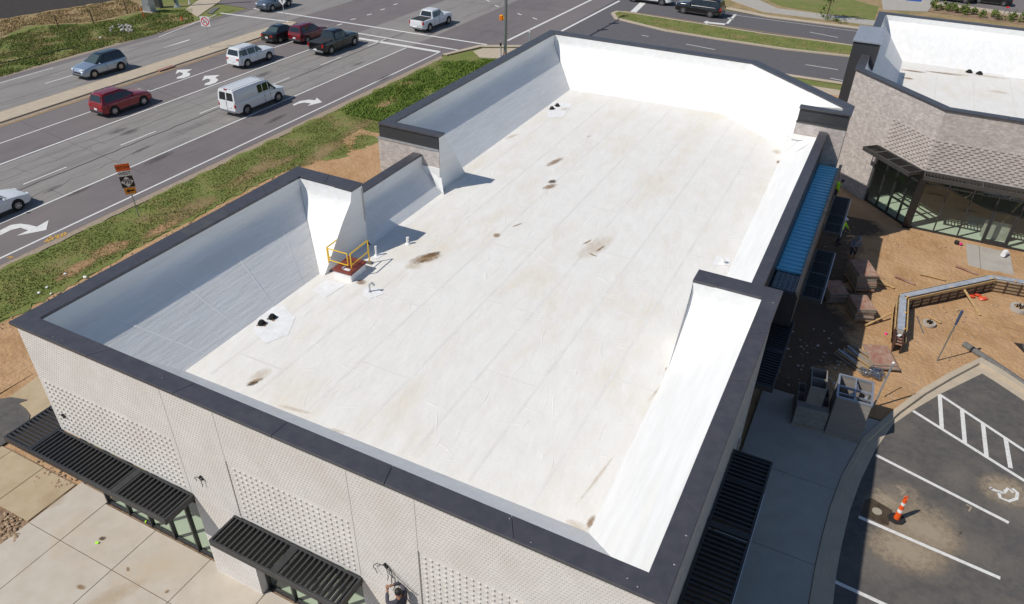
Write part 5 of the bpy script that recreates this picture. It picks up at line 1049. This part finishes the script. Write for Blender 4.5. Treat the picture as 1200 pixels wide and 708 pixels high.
sb = [(1093, 9.5), (1097.5, 12.5), (1104.5, 11), (1110, 13.5), (1115.5, 12.5), (1121, 15.5), (1129, 15), (1133, 17.8), (1141, 17), (1149.5, 20.5), (1161.5, 20), (1167.5, 22.8), (1182, 25), (1187, 23.5), (1195, 26), (1203, 27), (1209, 25)]
wd_ = ['at the path end, leftmost', 'second from the path end', 'third from the path end', 'fourth from the path end', 'tall one fifth from the path end', 'sixth from the path end', 'seventh from the path end', 'eighth from the path end', 'ninth from the path end', 'tenth from the path end', 'last before the red topped stake', 'nearest the red topped stake', 'first past the red topped stake', 'tallest past the red topped stake', 'third past the red topped stake', 'fourth past the red topped stake', 'fifth past the red topped stake']
for (px, py), wl_ in zip(sb, wd_):
    q = gp(px, py); h = random.uniform(.42, .58); th_ = thing('shrub', 'small green shrub in the mulch bed, '+wl_, 'shrub', (q.x, q.y, 0), group='young shrubs in the bed by the far car park')
    foliage((0, 0, h), h, 170, 'leaf', th_, 'foliage', sq=(.9, .9, 1), size=.12); MB().tube((0, 0, 0), (0, 0, h), .04, .02, 6).build('stem', 'bark', th_)
for px, py in ((1007, 34.5), ): pass
for px, py in ((985, 27), (975, 25)):
    q = gp(px, py); th_ = thing('low_bush', 'sparse dark bush at the foot of the young tree, '+('right side' if px > 980 else 'left side'), 'shrub', (q.x, q.y, 0), group='bushes under the young tree'); foliage((0, 0, .25), .7, 90, 'leaf', th_, 'foliage', sq=(1.2, .6, .4), size=.1)
p = gp(1172.5, 22.5); th_ = thing('stake', 'thin stake with a red top leaning in the shrub bed', 'post', (p.x, p.y, 0)); MB().tube((0, 0, 0), (.28, 0, 1.35), .04, None, 6).build('post', 'steel', th_); MB().box(.15, .45, -.05, .05, 1.32, 1.5).build('flag', 'sign_red', th_)
for k, (px, py, m_) in enumerate([(520, 98, 'grass'), (505, 105, 'grass'), (535, 88, 'grass'), (548, 82, 'grass'), (562, 76, 'grass')]): pass

# ================================================================== COURTYARD / CAR PARK THINGS
def stack(label, base, n, wd, dp, rz, th=.10, top='rust', jit=.05):
    p = Vector(base); t = thing('form_panel_stack', label, 'panel stack', (p.x, p.y, .03), rz, 'stacks of rusty concrete form panels')
    for s in (-1, 1): MB().box(-wd/2, wd/2, s*dp*.35-.05, s*dp*.35+.05, 0, .1).build('bearer', 'grey_timber', t)
    z = .1
    for k in range(n):
        jx, jy, jr = random.uniform(-jit, jit), random.uniform(-jit, jit), random.uniform(-.03, .03); f = MB()
        f.box(-wd/2, wd/2, -dp/2, dp/2, 0, th*.82); o = f.build('panel', 'grey_timber' if k % 3 else 'plywood', t, bevel=.01); o.location = (jx, jy, z); o.rotation_euler = (0, 0, jr)
        MB().box(-wd/2+.02, wd/2-.02, -dp/2+.02, dp/2-.02, th*.80, th*.9).build('panel_face', top, o)
        for s in (-1, 1): MB().box(-wd/2-.012, wd/2+.012, s*dp/2-.012, s*dp/2+.012, th*.15, th*.7).build('steel_edge', 'grey_timber' if k % 4 else 'rust', o)
        z += th
    return t
def mid(ps): q = [gp(*p) for p in ps]; return sum(q, Vector())/len(q)
stack('tall stack of rust red form panels half in shade near the hooded man', (22.80, 29.0), 9, 1.0, 1.6, R(24), .108)
stack('lower rust red form panel stack between the tall stack and the formwork', (23.1, 25.85), 7, .9, 1.3, R(24), .108)
stack('low loose pile of form panels in the sun below the formwork end', (24.35, 22.35), 3, 1.1, 1.5, R(22), .09, 'rust', .14)
stack('short pile of red panels in the shade behind the lower stack', (21.75, 26.9), 6, .95, 1.3, R(24), .10)
# curved garden wall in its forms
def wallform():
    Ht = .82
    t = thing('wall_formwork', 'low angled wall still in its timber forms, capped with shiny metal', 'formwork', (0, 0, .03))
    top = [gp(1056, 386, Ht), gp(1058.5, 347, Ht), gp(1164, 324.5, Ht), gp(1215, 333, Ht), gp(1290, 349, Ht)]
    top = [Vector((p.x, p.y, 0)) for p in top]
    for i, (a, b) in enumerate(zip(top[:-1], top[1:])):
        d = (b-a).normalized(); n = Vector((d.y, -d.x, 0)); L = (b-a).length
        MB().obox((a+b)/2+Z(Ht-.02), d*(L/2+.02), n*.16, (0, 0, .025)).build('metal_cap', 'cap_metal', t, bevel=.02)
        MB().obox((a+b)/2+Z(Ht/2-.03), d*L/2, n*.13, (0, 0, Ht/2-.03)).build('wall_core', 'concrete_walk', t)
        for s in (1, -1):
            k = max(1, round(L/.6))
            for j in range(k):
                c = a+d*(L*(j+.5)/k); 
                pn_ = MB().obox(c+n*s*.155+Z(.36), d*(L/k/2-.02), n*.02, (0, 0, .33)).build('form_panel', random.choice(['form_face', 'plywood', 'form_face']), t)
                MB().obox(a+d*(L*j/k)+n*s*.20+Z(.36), d*.022, n*.035, (0, 0, .36)).build('steel_rib', 'rust_rib', t)
                for h in (.08, .26, .46, .64): MB().obox(c+n*s*.19+Z(h), d*(L/k/2-.025), n*.02, (0, 0, .014)).build('steel_rail', 'rust_rib', pn_)
            if i < 2: MB().obox((a+b)/2+n*s*.26+Z(Ht-.10), d*(L/2-.1), n*.025, (0, 0, .06)).build('waler', 'timber', t)
            if i == 0: MB().obox((a+b)/2-d*.2+n*s*.33+Z(.3), d*(L/2+.1), n*.03, (0, 0, .06)).build('waler', 'timber', t)
        for s in (.03, .5, .95): MB().obox(a+d*L*s+n*.14+Z(Ht+.012), d*.03, n*.05, (0, 0, .008)).build('clamp', 'signal_yellow', t)
    a = top[0]; d = (top[0]-top[1]).normalized(); n = Vector((d.y, -d.x, 0)); e = MB()
    for s in (-.16, .16): e.obox(a+d*.45+n*s+Z(.33), d*.45, n*.02, (0, 0, .3))
    e.build('end_form', 'rust_rib', t)
    for k in range(4): MB().obox(a+d*(.12+.25*k)+Z(.5), d*.025, n*.16, (0, 0, .03)).build('tie', 'rust', t)
    MB().obox(a+d*.22+Z(.58), d*.09+n*.05, n*.07, (0, 0, .015)).build('paper_tag', 'sign_white', t)
    return t
wallform()
def plank(label, p0, p1, z0, z1, wd, th, m, cat='plank', nm='plank', group='loose boards around the site'):
    a, b = gp(*p0), gp(*p1); c = (a+b)/2; t = MB().beam(Vector((a.x-c.x, a.y-c.y, z0)), Vector((b.x-c.x, b.y-c.y, z1)), wd, th).build(nm, m, None, bevel=.006); t.location = (c.x, c.y, .05); return tag(t, label, cat, group)
q = gp(1115, 336, .8)
plank('long timber prop leaning against the inside of the formwork', (1148, 371), (1119, 346), .03, .72, .11, .05, 'timber')
plank('pale board lying behind the formwork, longest of the boards there', (1077, 323), (1107, 330), .08, .06, .14, .04, 'timber')
plank('reddish board behind the left half of the formwork', (1047, 326), (1072, 335), .12, .02, .13, .04, 'rust')
plank('reddish board behind the formwork beside the entrance slab', (1118, 314), (1145, 323), .12, .02, .13, .04, 'rust')
plank('short pale board right of the leaning prop shadow in the court', (1087, 371.5), (1102, 380), .03, .03, .1, .04, 'timber')
plank('thin grey bar lying left of the pale board in the court', (1074, 372), (1081.5, 392), .02, .02, .05, .03, 'steel')
plank('timber brace from the stack to the formwork end', (1012, 384), (1042, 374.5), .05, .35, .1, .05, 'timber')
plank('timber offcut beside the tall panel stack', (1026, 329), (1047, 340), .1, .08, .12, .05, 'timber')
plank('second timber offcut beside the tall panel stack', (1024, 335), (1040, 337), .2, .06, .12, .05, 'timber')
plank('thin rod lying on dirt near the car park kerb', (1036, 466), (1056, 455), .02, .02, .03, .02, 'tyre')
# timber pile and wrapped bundle in the shade
p = gp(1003, 424); t = thing('timber_pile', 'heap of loose grey timbers beside the clear plastic wrap', 'timber pile', (p.x, p.y, .04), R(-35))
for k in range(12): MB().beam((random.uniform(-.9, -.7), -.5+k*.1, .04+.08*(k % 3)), (random.uniform(.6, .9), -.55+k*.1+random.uniform(-.15, .15), .05+.1*(k % 2)), .08, .06).build('timber', random.choice(['grey_timber', 'plywood', 'galv', 'grey_timber']), t)
p = gp(1022, 440); bg = MB()
for k in range(14): bg.ball((random.gauss(0, .22), random.gauss(0, .26), random.uniform(.05, .25)), random.uniform(.12, .24), 1, 0, .35, (1, 1, .5))
o = bg.build('plastic_wrap', 'clear_wrap', fix=False, loc=(p.x, p.y, .06)); tag(o, 'crumpled clear plastic wrap next to the loose panel pile', 'plastic sheet')
# stacked hollow two cell blocks and a big open crate
def cellbox(mb, x, y, z, wd, dp, ht, wall=.07, bi=0):
    mb.box(x-wd/2, x-wd/2+wall, y-dp/2, y+dp/2, z, z+ht); mb.box(x+wd/2-wall, x+wd/2, y-dp/2, y+dp/2, z, z+ht)
    for yy in (y-dp/2, y-wall/2, y+dp/2-wall): mb.box(x-wd/2+wall, x+wd/2-wall, yy, yy+wall, z, z+ht)
rz = R(6)
t = thing('block_column_pallet', 'wrapped pallet of hollow two cell columns in the building shade', 'pallet', (22.0, 16.95, .13), rz)
MB().box(-.64, .64, -.86, .9, 0, .1).build('pallet', 'grey_timber', t)
MB().box(-.62, .62, -.84, -.42, .1, .55).build('block_course', 'block', t, bevel=.012); MB().box(-.62, .62, -.83, -.43, .555, 1.0).build('block_course', 'block', t, bevel=.012)
me = MB(); cellbox(me, 0, 0, 0, .30, 1.25, .84, .04); me = me.mesh('hollow_block', ['block'])
for x in (-.47, .47):
    o = link('hollow_block', me, t); o.location = (x, .22, .1); MB().box(-.11, .11, -.58, .58, .3, .32).build('void', 'void', o)
mb2 = MB(); cellbox(mb2, 0, .12, .1, .62, 1.3, 1.8, .045); o = mb2.build('tall_column', 'block', t); MB().box(-.26, .26, -.48, .72, 1.1, 1.12).build('void', 'void', o)
for k in range(5): MB().box(-.311, .311, -.531, -.529+.004, .2+k*.36, .212+k*.36).build('course_joint', 'joint', o)
t = thing('open_crate', 'big open topped grey crate with four compartments at the kerb', 'crate', (23.35, 16.92, .13), R(3))
hz_ = 1.98; w2 = .65; d2 = .76
for k in range(9): MB().box(-w2+.02, w2-.02, -d2+.0, -d2+.05, .08+k*.2055, .28+k*.2055).build('front_board', 'crate_metal', t)
MB().box(-w2, w2, d2-.05, d2, .08, hz_-.05).build('back_panel', 'crate_metal', t)
for s in (-1, 1): MB().box(s*w2-(.05 if s > 0 else 0), s*w2+(0 if s > 0 else .05), -d2+.05, d2-.05, .08, hz_-.05).build('side_panel', 'crate_metal', t)
for x0, x1, y0, y1 in ((-w2, w2, -d2-.02, -d2+.06), (-w2, w2, d2-.06, d2+.02), (-w2-.02, -w2+.06, -d2+.06, d2-.06), (w2-.06, w2+.02, -d2+.06, d2-.06), (-w2+.06, w2-.06, -.06, .02), (-.03, .03, .02, d2-.06), (-.03, .03, -d2+.06, -.06), (-w2+.06, w2-.06, -.5, -.46)): MB().box(x0, x1, y0, y1, hz_-.06, hz_+.02).build('top_rail', 'pale_metal', t)
MB().box(-w2+.05, w2-.05, -d2+.05, d2-.05, .9, .92).build('inner_floor', 'void', t); MB().box(-w2, w2, -d2, d2, 0, .08).build('skid', 'grey_timber', t)
for x, y in ((-.1, -.3), (.42, -.3), (.05, .3)): MB().obox((x, y, 1.45), (.05, .02, .02), (0, .12, 0), (0, 0, .45)).build('fitting', 'pale_metal', t)
p = gp(1011, 503); t = thing('concrete_stub', 'pale square block stub beside the big crate', 'block', (p.x, p.y, .13), rz); cb_ = MB(); cellbox(cb_, 0, 0, 0, .2, .2, .22, .05); cb_.build('block_shell', 'concrete_walk', t); MB().box(-.05, .05, -.05, .05, .05, .07).build('void', 'void', t)
# conduit poles without heads
p = gp(1098, 423); t = thing('stub_pole', 'thin grey pole with a blue wrapped top leaning over the sunny dirt', 'pole', (p.x, p.y, 0)); MB().tube((0, 0, 0), (.10, 0, 2.1), .03, .03, 8).build('pole', 'steel', t); MB().tube((.10, 0, 2.1), (.135, 0, 2.85), .05, .065, 8).build('wrapped_top', 'wrap_navy', t)
p = gp(1022.5, 478); t = thing('stub_pole', 'bare grey pole rising beside the big open crate', 'pole', (p.x, p.y, 0)); MB().tube((0, 0, 0), (.12, .02, 2.45), .04, .04, 8).build('pole', 'galv', t); MB().ball((.12, .02, 2.47), .07, 1, 0).build('cap', 'pvc', t)
# erosion sock beside the kerb, buckets, sheets
P_ = G((1129, 405), (1150, 419), (1176, 436), (1205, 456), (1240, 480)); so_ = MB()
for a, b in zip(P_[:-1], P_[1:]): so_.tube(a+Z(.1), b+Z(.1), .15, None, 8)
tag(so_.build('erosion_sock', 'sock', smooth=60, fix=False), 'thick grey erosion sock lying along the car park kerb', 'erosion sock')
def disc(label, px, py, r, h):
    q = gp(px, py); t = thing('concrete_ring', label, 'concrete ring', (q.x, q.y, .04), group='half buried concrete rings')
    mb = MB(); n = 20
    for k in range(n):
        a, b = 2*math.pi*k/n, 2*math.pi*(k+1)/n
        A = [(rr*math.cos(aa), rr*math.sin(aa), zz2) for rr in (r, r*.62) for aa in (a, b) for zz2 in (0, h)]
        mb.add(A, [(0, 2, 3, 1), (4, 5, 7, 6), (1, 3, 7, 5)])
    mb.build('ring', 'concrete_walk', t, fix=True); MB().tube((0, 0, 0), (0, 0, h*.7), r*.62, None, 16).build('fill', 'dirt', t)
    for k in range(4): MB().tube((r*.3*math.cos(k*1.6), r*.3*math.sin(k*1.6), h*.5), (r*.3*math.cos(k*1.6), r*.3*math.sin(k*1.6), h+.12), .035, None, 6).build('pipe_stub', 'tyre', t)
disc('half buried concrete ring with pipe stubs at the right edge of the court', 1193, 364, .42, .2); disc('small concrete ring with pipe stubs left of the blue topped pole', 1088, 381, .30, .12)
p = gp(1147, 349.5); fb = MB()
for k in range(9): fb.ball((random.gauss(0, .28), random.gauss(0, .12), .06), random.uniform(.1, .2), 1, 0, .35, (1.3, .8, .5))
tag(fb.build('orange_fabric', 'red_plastic', fix=False, loc=(p.x, p.y, .05)), 'crumpled orange red fabric at the foot of the formwork', 'fabric')
p = gp(1197, 409); t = MB().add([(-.35, .25, .05), (.2, .3, .12), (.9, .1, .3), (.9, -.4, .25), (.1, -.5, .04), (-.1, -.1, .3), (.4, -.1, .5)], [(0, 5, 1), (5, 6, 1), (1, 6, 2), (6, 3, 2), (6, 4, 3), (5, 4, 6), (0, 4, 5)]).build('black_sheet', 'tarp', fix=False, loc=(p.x, p.y, .04)); tag(t, 'crumpled black sheeting on the dirt at the right edge', 'sheeting')
p = gp(1175, 301.5); t = thing('bucket', 'white plastic bucket on its side on the entrance slab', 'bucket', (p.x, p.y, .06), R(70)); MB().tube((-.2, 0, .16), (.22, 0, .17), .13, .165, 14).build('bucket_shell', 'sign_white', t, smooth=40); MB().tube((.215, 0, .17), (.235, 0, .17), .175, None, 14).build('rim', 'sign_white', t)
p = gp(1121, 286.5); t = thing('tool_bag', 'small black and magenta bag by the shopfront', 'bag', (p.x, p.y, .04)); MB().box(-.16, .1, -.1, .1, 0, .2).build('bag_body', 'tarp', t, bevel=.05); MB().ball((.18, -.05, .08), .09, 1, 0, .2).build('pouch', 'magenta', t)
p = gp(1037.5, 393); t = tag(MB().ball((0, 0, 0), .07, 2, 0, .1).build('marker_flag', 'magenta', loc=(p.x, p.y, .09)), 'pink marker ball on the end of the formwork', 'marker')
# channelizer in the car park
p = gp(1050, 609); t = thing('channelizer_cone', 'orange slim channelizer cone with white bands standing on the car park', 'cone', (p.x, p.y, .02), R(20))
MB().prism([(.34*math.cos(q+.4), .30*math.sin(q+.4)) for q in np.linspace(0, 2*math.pi, 9)[:-1]], 0, .08).build('rubber_base', 'tyre', t, bevel=.02)
prof = [(.08, .12), (.42, .105), (.44, .1), (.62, .095), (.66, .092), (.84, .085), (.86, .083), (1.02, .08), (1.05, .078), (1.2, .07)]
b_ = MB(); 
for (z0, r0), (z1, r1) in zip(prof[:-1], prof[1:]): b_.tube((0, 0, z0), (0, 0, z1), r0, r1, 14)
b_.build('cone_body', 'orange', t, smooth=50)
for z0, z1, r_ in ((.46, .62, .103), (.86, 1.0, .089)): MB().tube((0, 0, z0), (0, 0, z1), r_, r_-.006, 14).build('band', 'sign_white', t, smooth=50)
t.scale = (.9, .9, .9); hb = MB(); hb.path([(-.055, 0, 1.2), (-.06, 0, 1.30), (0, 0, 1.36), (.06, 0, 1.30), (.055, 0, 1.2)], .022, 6); hb.build('handle', 'orange', t)
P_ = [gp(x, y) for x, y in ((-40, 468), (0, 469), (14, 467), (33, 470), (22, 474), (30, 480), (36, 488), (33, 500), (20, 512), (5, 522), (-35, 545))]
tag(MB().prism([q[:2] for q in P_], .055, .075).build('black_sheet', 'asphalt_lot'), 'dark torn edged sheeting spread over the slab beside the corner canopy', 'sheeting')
p = gp(114, 636.5, .05); t = MB().obox((0, 0, .02), (.06, .02, 0), (-.015, .035, .01), (0, 0, .02)).build('glove', 'hivis', bevel=.02, loc=(p.x, p.y, .05)); tag(t, 'fluorescent yellow glove dropped on the patio slabs', 'glove')
p = gp(171, 612, .05); t = MB().obox((0, 0, .03), (.035, .01, .02), (-.01, .03, .01), (0, 0, .03)).build('glove', 'hivis', bevel=.02, loc=(p.x, p.y, .05)); tag(t, 'fluorescent yellow scrap at the foot of the front shopfront', 'glove')

# ================================================================== PEOPLE
def skin(name, chains, m, parent, sub=2):
    """chains: list of polylines [(x,y,z,r)...]; shared points are merged so the body is one surface"""
    vs, rs, es, ix = [], [], [], {}
    def vid(p):
        k = tuple(round(c, 3) for c in p[:3])
        if k not in ix: ix[k] = len(vs); vs.append(p[:3]); rs.append(p[3])
        return ix[k]
    for ch in chains:
        for a, b in zip(ch[:-1], ch[1:]): es.append((vid(a), vid(b)))
    me = bpy.data.meshes.new(name); me.from_pydata(vs, es, []); o = bpy.data.objects.new(name, me); COL.objects.link(o)
    sk = o.modifiers.new('skin', 'SKIN'); sk.use_smooth_shade = True
    for i, r in enumerate(rs): me.skin_vertices[0].data[i].radius = (r, r)
    me.skin_vertices[0].data[0].use_root = True
    o.modifiers.new('sub', 'SUBSURF').levels = sub; o.modifiers['sub'].render_levels = sub
    dg = bpy.context.evaluated_depsgraph_get(); ev = o.evaluated_get(dg); nm = bpy.data.meshes.new_from_object(ev); bpy.data.objects.remove(o)
    nm.materials.clear(); nm.materials.append(M[m]); nm.shade_smooth(); nm.name = name; return link(name, nm, parent)
def person(label, pos, rz, pose, top, legs, head, group='people on the building site', short=False):
    t = thing('person', label, 'person', pos, rz, group)
    P = dict(pel=(0, 0, .95), wst=(0, 0, 1.08), chs=(.02, 0, 1.32), nek=(.02, 0, 1.50), hd=(.04, 0, 1.60), top=(.04, 0, 1.70))
    for s, n in ((1, 'l'), (-1, 'r')):
        P['hip'+n] = (0, .10*s, .90); P['kne'+n] = (.03, .11*s, .49); P['ank'+n] = (0, .12*s, .09); P['toe'+n] = (.15, .13*s, .04)
        P['sh'+n] = (.0, .19*s, 1.42); P['el'+n] = (-.02, .27*s, 1.13); P['wr'+n] = (.08, .28*s, .90)
    P.update(pose)
    def V(k, r): return (*P[k], r)
    body = [[V('pel', .115), V('wst', .11), V('chs', .125), V('nek', .055), V('hd', .085), V('top', .075)]]
    for n in 'lr':
        body.append([V('pel', .115), V('hip'+n, .085), V('kne'+n, .058), V('ank'+n, .042), V('toe'+n, .035)]); body.append([V('chs', .125), V('sh'+n, .058), V('el'+n, .042), V('wr'+n, .030)])
        w_ = Vector(P['wr'+n]); e_ = Vector(P['el'+n]); d = (w_-e_).normalized(); sd_ = d.cross(Vector((0, 0, 1))); sd_ = (sd_ if sd_.length > .1 else Vector((0, 1, 0))).normalized(); up = sd_.cross(d)
        pm_ = w_+d*.07; body.append([V('wr'+n, .030), (*pm_, .028)])
        for k in range(4):
            b0 = pm_+sd_*(.027-.018*k)+d*.02; L = (.06, .07, .066, .05)[k]; b1 = b0+d*L*.6-up*.008; b2 = b1+d*L*.4-up*.03; body.append([(*pm_, .028), (*b0, .010), (*b1, .009), (*b2, .007)])
        th0 = w_+d*.03+sd_*.03; body.append([V('wr'+n, .030), (*th0, .012), (*(th0+d*.04+sd_*.015-up*.01), .009)])
    skin('body', body, 'skin', t)
    jk = [[V('pel', .14), V('wst', .135), V('chs', .15), (P['nek'][0], P['nek'][1], P['nek'][2]-.03, .075)]]
    for n in 'lr':
        w_ = Vector(P['wr'+n]); e_ = Vector(P['el'+n]); en = e_.lerp(w_, .9) if not short else e_.lerp(w_, .15); jk.append([V('chs', .15), V('sh'+n, .075), V('el'+n, .058), (*en, .046)])
    skin('jacket', jk, top, t)
    tr_ = [[(*P['wst'][:2], P['wst'][2]-.03, .125), V('pel', .128)]]
    for n in 'lr': tr_.append([V('pel', .128), V('hip'+n, .10), V('kne'+n, .072), (*Vector(P['kne'+n]).lerp(Vector(P['ank'+n]), .9 if legs != 'shorts' else .05), .058)])
    skin('trousers', tr_, legs, t)
    for n in 'lr': a = Vector(P['ank'+n]); tt = Vector(P['toe'+n]); MB().obox((a+tt)/2+Vector((.0, 0, -.015)), (tt-a).normalized()*.14, (0, .05, 0), (0, 0, .05)).build('shoe', 'boots', t, bevel=.03)
    hd = Vector(P['hd']); tp_ = Vector(P['top']); up = (tp_-hd).normalized(); c = hd+up*.03
    fw_ = Vector((1, 0, 0)); fw_ = (fw_-up*fw_.dot(up)).normalized(); sd_ = up.cross(fw_)
    MB().obox(c+fw_*.095-up*.02, fw_*.018, sd_*.012, up*.022).build('nose', 'skin', t, bevel=.008)
    for s in (1, -1):
        MB().ball(c+fw_*.083+sd_*.033*s+up*.01, .012, 1).build('eye', 'sign_white', t); MB().ball(c+sd_*.088*s-up*.01, .026, 1, 0, 0, (.7, .4, 1.2)).build('ear', 'skin', t)
    MB().obox(c+fw_*.084-up*.06, fw_*.004, sd_*.025, up*.006).build('mouth', 'rust', t)
    if head == 'hair': h = MB(); h.ball(c+up*.035-fw_*.018, .103, 2, 0, .02, (1, .95, .95)); h.build('hair', 'hair', t, smooth=60)
    if head == 'helmet':
        h = MB(); h.ball(c+up*.06, .125, 2, 0, 0, (1.1, .95, .8)); h.obox(c+up*.05+fw_*.12, fw_*.06, sd_*.09, up*.008); h.build('helmet', 'helmet', t, smooth=60)
    if head == 'hood': h = MB(); h.ball(c+up*.01-fw_*.03, .135, 2, 0, .03, (1, .95, 1.1)); h.build('hood', 'hoodie', t, smooth=60)
    return t
# electrician at the front wall (on a trestle platform below the frame edge)
hd = gp(465.5, 692, 4.42); bz = 4.42-1.66
person('man in a dark jacket with raised hands working at wires on the front wall', (hd.x+.08, hd.y-.02, bz), R(172), dict(wrl=(.34, .10, 1.56), ell=(.16, .30, 1.44), wrr=(.33, -.06, 1.60), elr=(.22, -.32, 1.52), hd=(.07, 0, 1.59), top=(.06, 0, 1.69)), 'jacket', 'denim', 'hair')
pl = thing('work_platform', 'trestle work platform under the man at the front wall', 'platform', (hd.x, hd.y-.1, .045)); MB().box(-.9, .9, -.35, .3, bz-.105, bz-.045).build('deck', 'timber', pl)
for x in (-.8, .8):
    for y in (-.3, .25): MB().tube((x, y, 0), (x, y, bz-.1), .03).build('leg', 'galv', pl)
for k in range(5): MB().tube((-.8, -.3, .3+k*.5), (-.8, .25, .3+k*.5), .02).build('rung', 'galv', pl)
# workers in the courtyard
p = gp(980.5, 287); person('worker in a yellow high visibility jacket and white helmet beside the dark canopies', (p.x, p.y, .03), R(-20), dict(wrl=(.30, .25, 1.05), ell=(.1, .30, 1.18)), 'hivis', 'denim', 'helmet')
p = gp(996, 307); person('man in a grey hooded top and shorts standing in the shade', (p.x, p.y, .03), R(-60), dict(chs=(.07, 0, 1.30), nek=(.12, 0, 1.46), hd=(.19, 0, 1.54), top=(.22, 0, 1.63), wrl=(.22, .15, .98), wrr=(.22, -.15, .98)), 'hoodie', 'shorts', 'hood')
p = gp(975, 238); person('second high visibility worker half hidden behind the canopy end', (p.x, p.y, .03), R(30), dict(chs=(.1, 0, 1.25), nek=(.2, 0, 1.4), hd=(.28, 0, 1.46), top=(.33, 0, 1.55)), 'hivis', 'denim', 'hair')
